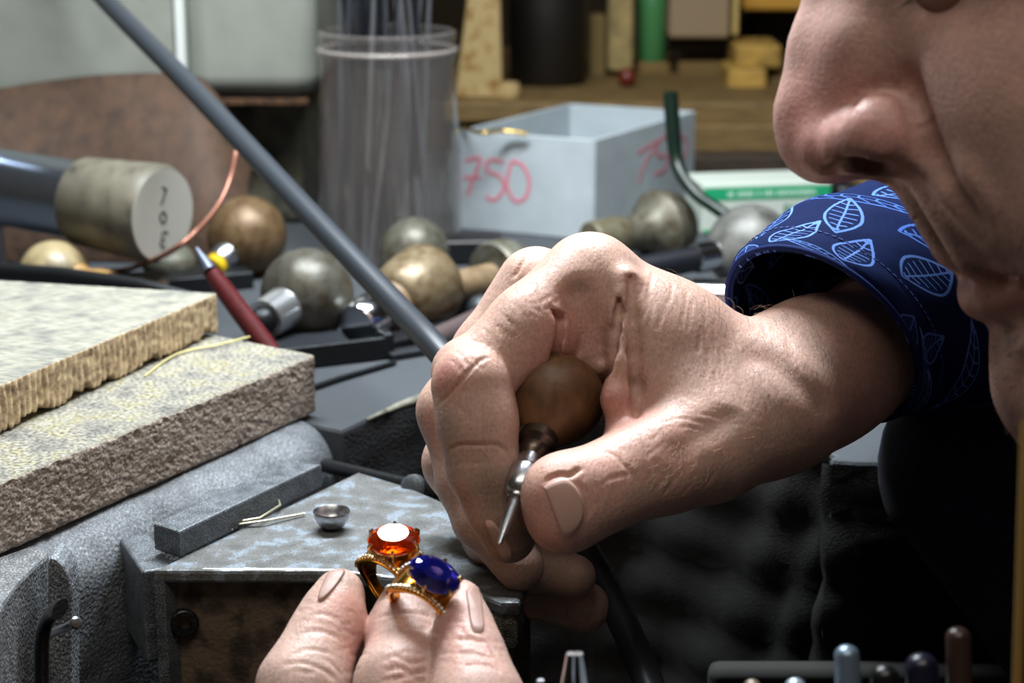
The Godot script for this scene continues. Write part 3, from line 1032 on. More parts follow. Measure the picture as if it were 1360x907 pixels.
	for k in 2:
		m = MB.new()
		rbox(m, Vector3(0.008, far(1000, 15, 1.3).y - py, 0.03), 0.001, Transform3D(Basis(), Vector3([far(988, 0, 1.3).x, far(1098, 0, 1.3).x][k], (far(1000, 15, 1.3).y + py) / 2.0, -1.36)), false)
		tag(part("board_support", m, M.dark_wood, self), ["dark upright carrying the left end of the top yellow board", "dark upright carrying the right end of the top yellow board"][k], "support")
	stand.call(684, 1100, 20, 110, 1.40, 0.02, mat("dark olive board", Color(0.22, 0.18, 0.085), 0.85, 0.0, {"tex": M.blot, "scale": 6.0}), "back_board", "dark olive board standing behind all the shelf clutter", "board")
	# --- black case and gold-rimmed case right of the carton
	m = MB.new()
	upright(m, 1108, 1139, 246, 300, 0.99, 0.03, 0.004)
	tag(part("black_case", m, mat("black plastic", Color(0.07, 0.075, 0.10), 0.4), self), "small black case between the carton and the sleeve", "case")
	var bx := thing("brass_case", "tan case with a bright brass rim above the sleeve", "case", far(1170, 270, 1.03))
	m = MB.new()
	upright(m, 1140, 1215, 240, 312, 1.02, 0.04, 0.003)
	part("case_body", m, mat("tan case", Color(0.42, 0.34, 0.22), 0.6), bx)
	m = MB.new()
	upright(m, 1140, 1215, 262, 272, 1.0185, 0.003, 0.001)
	part("brass_rim", m, mat("bright brass", Color(0.93, 0.80, 0.50), 0.25, 0.9), bx)
	# --- hose arching over everything
	m = MB.new()
	var hose := [at(60, -90, 0.92), at(140, 0, 0.86), at(250, 112, 0.79), at(400, 272, 0.70), at(520, 399, 0.645), at(580, 463, 0.615), at(660, 560, 0.59), at(730, 660, 0.575), at(790, 755, 0.56), at(838, 850, 0.54), at(872, 940, 0.52), at(900, 1060, 0.49)]
	tube(m, spline(hose, 8), 0.0043, 20)
	var ht := thing("hose", "long dark grey rubber hose crossing diagonally over the bench", "hose", at(580, 463, 0.615))
	part("hose_body", m, M.dark_rubber, ht)

func resting(px: float, py: float, rpx: float) -> Array:        # a ball on the bench that shows at that place and size
	var r := 0.015
	var p := Vector3.ZERO
	for k in 8:
		p = on(px, py, r)
		r = rpx * (p - CAM).dot(cam_basis * Vector3(0, 0, -1)) / fpx
	return [p, r]

func build_punches() -> void:
	var m: MB
	var patina := func(c: Color, rough: float, sd: int) -> StandardMaterial3D:
		return mat("worn punch metal", c, rough + 0.08, 0.3, {"tex": ntex(sd, 0.02, [[0.0, Color(0.55, 0.46, 0.37)], [0.33, Color(0.74, 0.69, 0.62)], [0.5, Color(0.85, 0.84, 0.81)], [0.7, Color(0.93, 0.94, 0.94)], [1.0, Color(1, 1, 1)]], 5, FastNoiseLite.TYPE_SIMPLEX_SMOOTH, 512, 1.0, 10.0), "bump": M.fine, "relief": 0.012, "scale": 14.0})
	# big grey ball with a bright collar
	var q := resting(408, 391, 62)
	var c: Vector3 = q[0]
	var r: float = q[1]
	var t := thing("doming_punch", "large dark grey ball punch with a bright steel collar, behind the lower board", "punch", Vector3(c.x, 0, c.z), "")
	m = MB.new()
	lathe(m, arc(0, 0, r, -90, 90, 36), Transform3D(Basis(Vector3(1, 0.3, 0).normalized(), 0.7), c), 48)
	part("ball", m, patina.call(Color(0.37, 0.365, 0.335), 0.36, 51), t)
	var hd := (on(330, 437, r * 0.72) - c).normalized()
	m = MB.new()
	lathe(m, [Vector2(0, r * 0.8), Vector2(0.0088, r * 0.85), Vector2(0.0085, r * 1.02), Vector2(0.0080, r * 1.58), Vector2(0.0, r * 1.58)], along(c, c + hd), 32)
	part("collar", m, mat("bright collar", Color(0.86, 0.87, 0.88), 0.28, 0.9), t)
	m = MB.new()
	lathe(m, [Vector2(0, r * 1.56), Vector2(0.0056, r * 1.57), Vector2(0.0054, r * 1.80), Vector2(0.004, r * 1.88), Vector2(0, r * 1.88)], along(c, c + hd), 24)
	part("handle", m, M.black_steel, t)
	# brown ball, collar turned to the viewer
	q = resting(328, 313, 53)
	c = q[0]; r = q[1]
	t = thing("doming_punch", "brown ball punch with a yellow paint mark on its collar", "punch", Vector3(c.x, 0, c.z))
	m = MB.new()
	lathe(m, arc(0, 0, r, -90, 90, 32), Transform3D(Basis(), c), 44)
	part("ball", m, patina.call(Color(0.47, 0.38, 0.27), 0.38, 52), t)
	hd = (on(290, 349, r * 0.55) - c).normalized()
	m = MB.new()
	lathe(m, [Vector2(0.0065, r * 0.9), Vector2(0.006, r * 1.3), Vector2(0.0055, r * 1.33), Vector2(0, r * 1.33)], along(c, c + hd), 24)
	part("collar", m, M.steel, t)
	m = MB.new()
	lathe(m, [Vector2(0.0050, r * 1.33), Vector2(0.0053, r * 1.36), Vector2(0.0053, r * 1.56), Vector2(0.004, r * 1.6), Vector2(0, r * 1.6)], along(c, c + hd), 20)
	part("paint_mark", m, mat("yellow paint", Color(0.80, 0.66, 0.06), 0.5), t)
	# pale tan ball behind the upper board
	q = resting(72, 366, 47)
	c = q[0]; r = q[1]
	t = thing("doming_punch", "pale tan wooden ball punch half hidden behind the upper board", "punch", Vector3(c.x, 0, c.z))
	m = MB.new()
	lathe(m, arc(0, 0, r, -90, 90, 32), Transform3D(Basis(), c), 44)
	part("ball", m, mat("pale boxwood", Color(0.62, 0.56, 0.42), 0.4, 0.0, {"tex": M.blot, "scale": 12.0}), t)
	hd = (on(150, 384, r * 0.8) - c).normalized()
	m = MB.new()
	lathe(m, [Vector2(0.008, r * 0.85), Vector2(0.0062, r * 1.1), Vector2(0.0075, r * 1.5), Vector2(0.0075, r * 1.9), Vector2(0, r * 1.95)], along(c, c + hd), 24)
	part("handle", m, mat("tan handle wood", Color(0.64, 0.50, 0.30), 0.5), t)
	# mushroom punch with a steel ferrule
	c = on(500, 417, 0.012)
	var tip := on(577, 372, 0.018)
	var l := c.distance_to(tip)
	t = thing("mushroom_punch", "tan mushroom-headed wooden punch with steel ferrule lying under the hose", "punch", Vector3(c.x, 0, c.z))
	m = MB.new()
	lathe(m, [Vector2(0, l * 0.28), Vector2(0.0100, l * 0.28), Vector2(0.0128, l * 0.33), Vector2(0.0148, l * 0.42), Vector2(0.0162, l * 0.55), Vector2(0.0171, l * 0.72), Vector2(0.0173, l * 0.86), Vector2(0.0168, l * 0.93), Vector2(0.0150, l * 0.97), Vector2(0.008, l * 1.01), Vector2(0.0, l * 1.02)], along(c, tip), 40)
	part("head", m, patina.call(Color(0.55, 0.49, 0.39), 0.32, 53), t)
	m = MB.new()
	lathe(m, [Vector2(0, -0.008), Vector2(0.0088, -0.008), Vector2(0.0096, 0.01), Vector2(0.0105, l * 0.32)], along(c, tip), 28)
	part("handle", m, mat("tan handle wood", Color(0.47, 0.38, 0.28), 0.5), t)
	m = MB.new()
	lathe(m, [Vector2(0.0, -0.0135), Vector2(0.0085, -0.0135), Vector2(0.0095, -0.012), Vector2(0.0097, -0.001), Vector2(0.009, 0.0)], along(c, tip), 28)
	part("ferrule", m, M.chrome, t)
	# upright dome at the foot of the jar
	var base := on(551, 371, 0.0)
	t = thing("doming_punch", "grey round-topped punch standing upright at the foot of the jar", "punch", base)
	m = MB.new()
	lathe(m, [Vector2(0, 0), Vector2(0.0158, 0.0), Vector2(0.0162, 0.011)] + arc(0, 0.011, 0.0162, 0, 90, 14, 0.018), Transform3D(Basis(), base), 36)
	part("dome", m, patina.call(Color(0.40, 0.40, 0.36), 0.35, 54), t)
	# lying punch: tan handle, grey head
	c = on(653, 371, 0.0145)
	tip = on(719, 357, 0.0145)
	var ax := (tip - c).normalized()
	t = thing("doming_punch", "grey domed punch with tan wooden handle, left of the raised hand", "punch", Vector3(c.x, 0, c.z))
	m = MB.new()
	lathe(m, [Vector2(0.0, 0), Vector2(0.0152, 0.0), Vector2(0.0163, 0.002), Vector2(0.0163, 0.008)] + arc(0, 0.008, 0.0163, 0, 90, 12, 0.013), along(c, tip), 36)
	part("head", m, patina.call(Color(0.44, 0.44, 0.40), 0.36, 55), t)
	m = MB.new()
	lathe(m, [Vector2(0, -0.024), Vector2(0.0062, -0.024), Vector2(0.0068, -0.018), Vector2(0.0072, 0.0005)], along(c, tip), 28)
	part("handle", m, mat("tan handle wood", Color(0.50, 0.42, 0.31), 0.5, 0.0, {"tex": M.broad, "scale": 20.0}), t)
	m = MB.new()
	lathe(m, [Vector2(0, -0.0275), Vector2(0.0058, -0.0275), Vector2(0.0062, -0.0235)], along(c, tip), 24)
	part("ferrule", m, mat("bluish ferrule", Color(0.48, 0.53, 0.57), 0.35, 0.7), t)
	# flared stake
	c = on(784, 321, 0.0135)
	tip = on(950, 288, 0.0155)
	l = c.distance_to(tip)
	t = thing("mushroom_stake", "grey flared mushroom stake lying behind the knuckles", "stake", Vector3(c.x, 0, c.z))
	m = MB.new()
	lathe(m, [Vector2(0, 0), Vector2(0.0085, 0), Vector2(0.0095, 0.001), Vector2(0.0097, 0.018), Vector2(0.0085, 0.020)], along(c, tip), 32)
	part("shank", m, patina.call(Color(0.50, 0.48, 0.40), 0.45, 56), t)
	m = MB.new()
	lathe(m, [Vector2(0.0085, 0.019), Vector2(0.0082, 0.025), Vector2(0.0097, 0.033), Vector2(0.0125, 0.037), Vector2(0.0172, 0.040), Vector2(0.0184, 0.042)] + arc(0, 0.042, 0.0186, 0, 90, 14, 0.021), along(c, tip), 44)
	part("head", m, patina.call(Color(0.43, 0.42, 0.37), 0.4, 57), t)
	# grey ball with chrome collar and black handle at the cuff
	q = resting(997, 330, 59)
	c = q[0]; r = q[1]
	t = thing("doming_punch", "smooth grey ball punch with chrome collar beside the cuff", "punch", Vector3(c.x, 0, c.z))
	m = MB.new()
	lathe(m, arc(0, 0, r, -90, 90, 32), Transform3D(Basis(), c), 44)
	part("ball", m, mat("matt grey metal", Color(0.46, 0.46, 0.44), 0.5, 0.3, {"tex": M.blot, "scale": 12.0}), t)
	hd = (on(880, 352, r * 0.85) - c).normalized()
	m = MB.new()
	lathe(m, [Vector2(0.0068, r * 0.9), Vector2(0.0066, r * 1.45), Vector2(0.006, r * 1.48)], along(c, c + hd), 28)
	part("collar", m, M.chrome, t)
	m = MB.new()
	lathe(m, [Vector2(0.0, r * 1.46), Vector2(0.0056, r * 1.46), Vector2(0.0058, r * 3.1), Vector2(0.0, r * 3.15)], along(c, c + hd), 24)
	part("handle", m, mat("black handle", Color(0.09, 0.095, 0.12), 0.4), t)
	# bright cylinder under it
	m = MB.new()
	var ca := on(870, 395, 0.0085)
	var cb := on(1010, 398, 0.0085)
	lathe(m, [Vector2(0, 0), Vector2(0.0078, 0), Vector2(0.0085, 0.0008), Vector2(0.0085, 0.014), Vector2(0.0080, 0.0145), Vector2(0.0080, 0.0155), Vector2(0.0085, 0.016), Vector2(0.0085, ca.distance_to(cb)), Vector2(0, ca.distance_to(cb))], along(ca, cb), 32)
	tag(part("steel_cylinder", m, M.chrome, self), "polished steel cylinder lying between the wrist and the cuff", "cylinder")
	# big mallet-like mandrel at the left: steel shaft, grey head with marks on its end
	var e1 := far(216, 285, 0.80)
	var e0 := far(-60, 238, 0.86)
	ax = (e1 - e0).normalized()
	t = thing("mandrel", "thick steel rod with grey cylindrical head marked on its end, before the leather", "mandrel", Vector3(e1.x, 0, e1.z))
	var hl := 0.044
	var hr := 0.0215
	m = MB.new()
	lathe(m, [Vector2(0, -hl), Vector2(hr * 0.86, -hl), Vector2(hr * 0.9, -hl + 0.001), Vector2(hr, -0.003), Vector2(hr * 0.93, 0.0), Vector2(0, 0.0)], along(e1, e1 + ax), 48)
	part("head", m, mat("grey horn head", Color(0.46, 0.44, 0.38), 0.5, 0.0, {"tex": ntex(58, 0.012, [[0.0, grey(0.35)], [0.25, grey(0.8)], [1.0, grey(1.0)]], 4), "scale": 16.0}), t)
	m = MB.new()
	lathe(m, [Vector2(0, 0.0), Vector2(hr * 0.92, 0.0), Vector2(hr * 0.92, 0.0003), Vector2(0, 0.0003)], along(e1, e1 + ax), 40)
	part("end_face", m, mat("pale end grain", Color(0.68, 0.67, 0.63), 0.6), t)
	m = MB.new()
	lathe(m, [Vector2(0, -0.2), Vector2(hr * 0.80, -0.2), Vector2(hr * 0.80, -hl + 0.0005)], along(e1, e1 + ax), 40)
	part("shaft", m, mat("satin steel", Color(0.60, 0.63, 0.67), 0.24, 0.95), t)
	var fx := along(e1, e1 + ax)
	var up := (Vector3.UP - ax * ax.y).normalized()
	var rt := up.cross(ax).normalized()
	for g in [["L", 0.0085, 150.0], ["o", -0.0005, 20.0], ["3", -0.0105, 160.0]]:
		var tm := TextMesh.new()
		tm.text = g[0]
		tm.font = SystemFont.new()
		tm.font.font_names = PackedStringArray(["Droid Sans"])
		tm.font_size = 16
		tm.pixel_size = 0.0095 / 16.0
		tm.depth = 0.0004
		var o := part("stamped_mark", tm, mat("dark stamp", Color(0.12, 0.12, 0.13), 0.7), t, false)
		o.transform = global_of(t).affine_inverse() * Transform3D(Basis(rt, up, ax) * Basis(Vector3(0, 0, 1), deg_to_rad(g[2])), e1 + ax * 0.0004 + up * float(g[1]))
	# wedge it lies on
	m = MB.new()
	rbox(m, Vector3(0.06, 0.012, 0.03), 0.002, Transform3D(Basis(Vector3.UP, 0.2), Vector3(e1.x - 0.03, 0.006, e1.z - 0.004)), false)
	tag(part("wood_wedge", m, M.dark_wood, self), "dark wooden wedge under the grey mandrel head", "wedge")
	# grey lump under the mandrel's end
	m = MB.new()
	var gl := on(225, 350, 0.009)
	lathe(m, arc(0, 0, 0.0125, -90, 90, 18, 0.0095), Transform3D(Basis(), gl), 30)
	tag(part("grey_dome", m, patina.call(Color(0.45, 0.45, 0.41), 0.45, 59), self), "small dull grey dome beneath the mandrel's marked end", "dome")
	# upright steel bar at the picture's left edge
	m = MB.new()
	var sb := on(-4, 382, 0.0)
	lathe(m, [Vector2(0, 0), Vector2(0.0045, 0), Vector2(0.0045, 0.09), Vector2(0.004, 0.091), Vector2(0, 0.091)], Transform3D(Basis(), sb), 20)
	tag(part("steel_post", m, mat("bluish steel", Color(0.62, 0.66, 0.74), 0.35, 0.7), self), "upright bluish steel rod left of the pale ball punch", "rod")
	# copper wire arc
	m = MB.new()
	var wire := [on(128, 361, 0.012), on(172, 357, 0.013), far(226, 334, 0.765), far(262, 306, 0.768), far(290, 272, 0.775), far(306, 236, 0.785), far(313, 205, 0.79), far(315, 186, 0.795)]
	tube(m, spline(wire, 8), 0.0012, 10)
	tag(part("copper_wire", m, mat("copper wire", Color(0.60, 0.41, 0.34), 0.4, 0.5), self), "thick bent copper wire arching up in front of the mandrel's end", "wire")
	# black rod behind the upper board
	m = MB.new()
	tube(m, [on(-40, 357, 0.020), on(80, 366, 0.022), on(185, 379, 0.024), on(255, 392, 0.020)], [0.0038, 0.0038, 0.003, 0.0015], 14)
	tag(part("steel_bar", m, M.black_steel, self), "dark tapering steel bar lying along the upper board's back edge", "bar")
	# red-handled scriber
	var s0 := on(261, 330, 0.043)
	var s1 := on(280, 361, 0.036)
	var s2 := on(362, 471, 0.0055)
	t = thing("scriber", "scriber with a worn red handle and grey steel point leaning by the upper board", "scriber", s1)
	m = MB.new()
	tube(m, [s0, s0.lerp(s1, 0.5), s1], [0.0008, 0.0022, 0.0030], 12)
	part("point", m, mat("dull steel point", Color(0.38, 0.40, 0.45), 0.4, 0.7), t)
	m = MB.new()
	tube(m, [s1, s1.lerp(s2, 0.15), s1.lerp(s2, 0.5), s1.lerp(s2, 0.95), s2], [0.0030, 0.0037, 0.0040, 0.0040, 0.003], 16)
	part("handle", m, mat("chipped red lacquer", Color(0.40, 0.105, 0.13), 0.5, 0.0, {"tex": ntex(61, 0.02, [[0.0, Color(0.8, 0.7, 0.7)], [0.4, Color(0.85, 0.8, 0.8)], [0.7, Color(1, 1, 1)], [0.85, Color(1.0, 0.85, 0.85)]], 4), "scale": 30.0}), t)
	# blackened bars between board and hand
	var bar := func(px0, py0, px1, py1, wide, high, called, label, material) -> void:
		var a := on(px0, py0, 0.0)
		var b := on(px1, py1, 0.0)
		var e := (b - a).normalized()
		var mm := MB.new()
		rbox(mm, Vector3(a.distance_to(b), high, wide), minf(0.0012, high * 0.3), Transform3D(Basis(e, Vector3.UP, e.cross(Vector3.UP)), (a + b) / 2.0 + Vector3(0, high / 2.0 + 0.0002, 0)))
		tag(part(called, mm, material, self), label, "bar")
	var slate := mat("slate grey steel", Color(0.30, 0.315, 0.34), 0.5, 0.4, {"tex": M.dusty_tex, "scale": 14.0})
	var ba := on(400, 492, 0.0)
	var bb := on(516, 478, 0.0)
	e1 = (bb - ba).normalized()
	var bw := e1.cross(Vector3.UP)
	if bw.z > 0.0: bw = -bw
	t = thing("stake_holder", "blackened steel stake holder with a stepped end, right of the boards", "tool", (ba + bb) / 2.0)
	m = MB.new()
	var ll := ba.distance_to(bb)
	var bxf := Transform3D(Basis(e1, Vector3.UP, -bw), ba)
	rbox(m, Vector3(ll + 0.02, 0.009, 0.003), 0.0008, bxf.translated_local(Vector3(ll / 2.0 - 0.01, 0.0047, -0.0015)))
	rbox(m, Vector3(0.005, 0.0105, 0.009), 0.0016, bxf.translated_local(Vector3(ll + 0.0005, 0.0055, -0.0045)))
	part("front_bar", m, M.black_steel, t)
	m = MB.new()
	rbox(m, Vector3(ll + 0.03, 0.007, 0.026), 0.001, bxf.translated_local(Vector3(ll / 2.0 - 0.027, 0.0037, -0.0165)))
	part("flat_body", m, slate, t)
	bar.call(508, 470, 600, 446, 0.012, 0.006, "steel_bar", "flat black steel bar just right of the stepped stake holder", M.black_steel)
	bar.call(515, 478, 575, 468, 0.007, 0.003, "steel_strip", "thin grey steel strip at the foot of the hose", slate)
	bar.call(560, 432, 640, 412, 0.010, 0.008, "steel_bar", "black steel bar beneath the dark round tube", M.black_steel)
	m = MB.new()
	tube(m, [on(400, 520, 0.0013), on(450, 503, 0.0013), on(525, 481, 0.0013)], [0.0012, 0.0012, 0.001], 8)
	tag(part("black_rod", m, M.black_steel, self), "thin black rod on the bench touching the lower board's corner", "rod")
	m = MB.new()
	tube(m, [on(575, 401, 0.0052), on(660, 399, 0.0052)], 0.005, 18)
	tag(part("black_tube", m, mat("black tube", Color(0.05, 0.055, 0.07), 0.35), self), "short black tube in front of the tan punch handle", "tube")
	m = MB.new()
	tube(m, [on(572, 452, 0.0045), on(635, 424, 0.0045)], [0.0042, 0.0046], 16)
	tag(part("brown_rod", m, mat("purplish brown rod", Color(0.32, 0.27, 0.27), 0.5), self), "purplish brown rod running behind the index knuckle", "rod")
	q = resting(640, 412, 21)
	m = MB.new()
	lathe(m, arc(0, 0, q[1], -90, 90, 20), Transform3D(Basis(), q[0]), 30)
	tag(part("small_ball", m, mat("dark steel ball", Color(0.24, 0.26, 0.28), 0.45, 0.5), self), "small dark steel ball just behind the bent index finger", "ball")
	m = MB.new()
	rbox(m, Vector3(0.045, 0.008, 0.02), 0.001, Transform3D(Basis(Vector3.UP, 0.4), on(265, 372, 0.004)))
	tag(part("black_block", m, M.black_steel, self), "blackened steel block behind the red scriber handle", "block")
	m = MB.new()
	rbox(m, Vector3(0.03, 0.012, 0.02), 0.002, Transform3D(Basis(Vector3.UP, 0.1), on(628, 330, 0.006)))
	tag(part("black_block", m, mat("black block", Color(0.06, 0.065, 0.08), 0.4), self), "small black block at the foot of the card box", "block")
	# green bent handle
	m = MB.new()
	var gh := [far(890, 122, 0.90), far(893, 160, 0.90), far(897, 205, 0.90), far(905, 232, 0.895), far(925, 258, 0.888), far(950, 276, 0.88), far(985, 300, 0.87)]
	tube(m, spline(gh, 6), [0.0030, 0.0036, 0.0036, 0.0036, 0.0036, 0.0036, 0.0036, 0.0036, 0.0036, 0.0036, 0.0035, 0.0034, 0.0034, 0.0033, 0.0033, 0.0033, 0.0033, 0.0032, 0.0032, 0.0032, 0.003, 0.003, 0.003, 0.003, 0.003, 0.003, 0.003, 0.003, 0.003, 0.003, 0.003, 0.003, 0.003, 0.003, 0.003, 0.003, 0.003], 14)
	tag(part("bent_tweezers", m, mat("dark green dipped plastic", Color(0.05, 0.13, 0.09), 0.4), self), "dark green bent tool arm rising behind the smooth grey ball", "tool")

func build_boards() -> void:
	var m: MB
	var n1 := FastNoiseLite.new()
	n1.seed = 71; n1.frequency = 220.0; n1.fractal_octaves = 3
	var n2 := FastNoiseLite.new()
	n2.seed = 72; n2.frequency = 45.0; n2.fractal_octaves = 3
	# lower slab of crumbly fire clay
	var p1 := on(421, 549, 0.0012)
	var p0 := on(0, 740, 0.0012)
	var u := (p0 - p1).normalized()
	var w := Vector3.UP.cross(u)
	if w.x > 0.0: w = -w
	w = (w + u * -0.10).normalized()
	var size := Vector3(0.235, 0.0212, 0.135)
	var xf := Transform3D(Basis(u, Vector3.UP, -w), p1 + u * size.x / 2.0 + w * size.z / 2.0 + Vector3(0, size.y / 2.0 + 0.0004, 0))
	m = MB.new()
	var slab_shape := func(q: Vector3, dir: Vector3) -> Vector3:
		var k := n1.get_noise_3dv(q)
		var s := n2.get_noise_3dv(q)
		if dir.y > 0.9: return q + dir * (k * 0.00012 + s * 0.0003)
		if dir.y < -0.9: return q
		var pit := maxf(0.0, k - 0.12) * 0.0022
		var bulge := 1.0 if absf(dir.z) > 0.9 else 0.6
		return q + dir * ((k * 0.0005 + s * 0.0006 - pit) * bulge) - Vector3(0, maxf(dir.y, 0.0), 0) * absf(s) * 0.0012
	rbox(m, size, 0.0012, xf, true, Vector3i(260, 24, 90), slab_shape)
	var crust := ntex(73, 0.085, [[0.0, Color(0.34, 0.33, 0.33)], [0.28, Color(0.56, 0.555, 0.54)], [0.5, Color(0.78, 0.775, 0.75)], [0.72, Color(0.90, 0.89, 0.86)], [0.86, Color(0.97, 0.96, 0.93)], [1.0, Color(1.0, 1.0, 0.97)]], 4, FastNoiseLite.TYPE_SIMPLEX_SMOOTH, 1024)
	var patches := ntex(75, 0.016, [[0.0, Color(0.62, 0.62, 0.63)], [0.3, Color(0.80, 0.80, 0.79)], [0.45, Color(0.90, 0.895, 0.87)], [0.62, Color(0.94, 0.93, 0.88)], [0.70, Color(0.93, 0.91, 0.74)], [0.76, Color(0.96, 0.955, 0.91)], [1.0, Color(1.0, 1.0, 0.98)]], 7, FastNoiseLite.TYPE_SIMPLEX_SMOOTH, 512, 1.0, 14.0)
	var faint := ntex(78, 0.014, [[0.0, Color(0.70, 0.70, 0.70)], [0.35, Color(0.86, 0.86, 0.85)], [0.55, Color(0.95, 0.94, 0.90)], [1.0, Color(1.0, 1.0, 0.98)]], 7, FastNoiseLite.TYPE_SIMPLEX_SMOOTH, 512, 1.0, 14.0)
	var t := thing("soldering_board", "lower thick grey fire-clay soldering board with crumbly porous edges", "soldering board", p1 + u * 0.1 + w * 0.06)
	split_faces(t, m, mat("crusty fire clay top", Color(0.72, 0.715, 0.70), 0.85, 0.0, {"tex": crust, "bump": M.grit, "relief": 0.008, "scale": 6.0, "detail": patches, "detail_scale": 7.0}),
		mat("raw porous fire clay", Color(0.84, 0.78, 0.72), 0.95, 0.0, {"tex": ntex(74, 0.18, [[0.0, grey(0.30)], [0.35, grey(0.62)], [0.65, grey(0.95)], [1.0, Color(1.0, 0.97, 0.93)]], 4), "bump": M.sand, "relief": 0.06, "scale": 10.0}))
	# upper ridged board
	var y0 := 0.0232
	var y1 := 0.0382
	var t1 := on(289, 389, y1)
	var t0 := on(0, 512, y1)
	var t2 := on(0, 372, y1)
	u = (t0 - t1).normalized()
	w = (t2 - t1).normalized()
	size = Vector3(0.20, y1 - y0, 0.14)
	xf = Transform3D(Basis(u, Vector3.UP, -w), t1 + u * size.x / 2.0 + w * size.z / 2.0 - Vector3(0, size.y / 2.0, 0))
	m = MB.new()
	var ridged := func(q: Vector3, dir: Vector3) -> Vector3:
		var s := n2.get_noise_3dv(q * 1.3)
		var k := n1.get_noise_3dv(q)
		if absf(dir.z) > 0.5 and q.z > 0.0 or q.z > 0.066:
			var f := q.x * 2000.0 + s * 2.0
			var g := pow(absf(sin(f * 0.5)), 0.7)
			var amp := 0.00065 + 0.0004 * n2.get_noise_2d(q.x * 3.0, 9.0)
			q += Vector3(0, 0, 1) * (g * amp - amp + k * 0.0002)
			q.y += ((1.0 - g) * 0.0012 + maxf(0.0, n2.get_noise_2d(q.x * 1.4, 4.0) + 0.05) * 0.0055) * clampf(1.0 - (q.y + 0.0075) / 0.009, 0.0, 1.0)
			if dir.y > 0.3: q.y -= (1.0 - g) * 0.0003
		elif dir.y > 0.9: q.y += 0.00025 * n2.get_noise_2d(q.x * 0.7, q.z * 4.0) + k * 0.00008
		return q
	rbox(m, size, 0.0007, xf, true, Vector3i(420, 10, 60), ridged)
	var planed := ntex(76, 0.035, [[0.0, Color(0.52, 0.53, 0.53)], [0.3, Color(0.70, 0.70, 0.69)], [0.5, Color(0.86, 0.86, 0.83)], [0.75, Color(0.95, 0.945, 0.92)], [1.0, Color(1.0, 1.0, 0.98)]], 6, FastNoiseLite.TYPE_SIMPLEX_SMOOTH, 1024, 1.0, 9.0)
	t = thing("soldering_board", "upper pale soldering board with a ridged sawn front edge, stacked on the lower one", "soldering board", t1 + u * 0.08 + w * 0.06)
	split_faces(t, m, mat("pale planed top", Color(0.66, 0.66, 0.64), 0.75, 0.0, {"tex": planed, "bump": M.fine, "relief": 0.008, "scale": Vector3(4, 9, 22), "detail": faint, "detail_scale": 8.0}),
		mat("ridged yellowish edge", Color(0.90, 0.84, 0.74), 0.85, 0.0, {"tex": ntex(77, 0.03, [[0.0, Color(0.42, 0.38, 0.36)], [0.35, Color(0.66, 0.60, 0.54)], [0.6, Color(0.92, 0.88, 0.80)], [0.85, Color(1.0, 0.98, 0.9)], [1.0, Color(0.85, 0.83, 0.5)]], 5, FastNoiseLite.TYPE_SIMPLEX_SMOOTH, 512, 1.0, 6.0), "bump": M.grit, "relief": 0.015, "scale": 15.0}))
	# straw wire on the lower board
	m = MB.new()
	tube(m, spline([on(192, 500, 0.0232), on(235, 470, 0.0236), on(290, 458, 0.0240), on(332, 447, 0.0244)], 5), [0.0003, 0.0004, 0.0004, 0.0004, 0.0004, 0.0004, 0.0004, 0.0004, 0.0004, 0.0004, 0.0004, 0.0004, 0.0004, 0.0004, 0.0004, 0.0003], 6)
	tag(part("straw_wire", m, mat("pale brass wire", Color(0.78, 0.74, 0.50), 0.5, 0.3), self), "thin straw-coloured wire lying between the two boards", "wire")

# one solid, its upward faces and the rest as two parts
func split_faces(t: Node3D, m: MB, top: Material, side: Material) -> void:
	var a := MB.new()
	var b := MB.new()
	for x in [a, b]:
		x.v = m.v; x.n = m.n; x.uv = m.uv
	for k in range(0, m.i.size(), 3):
		var nn := m.n[m.i[k]] + m.n[m.i[k + 1]] + m.n[m.i[k + 2]]
		(a if nn.y > 1.9 else b).i.append_array(PackedInt32Array([m.i[k], m.i[k + 1], m.i[k + 2]]))
	part("top_face", a, top, t)
	part("rough_edges", b, side, t)

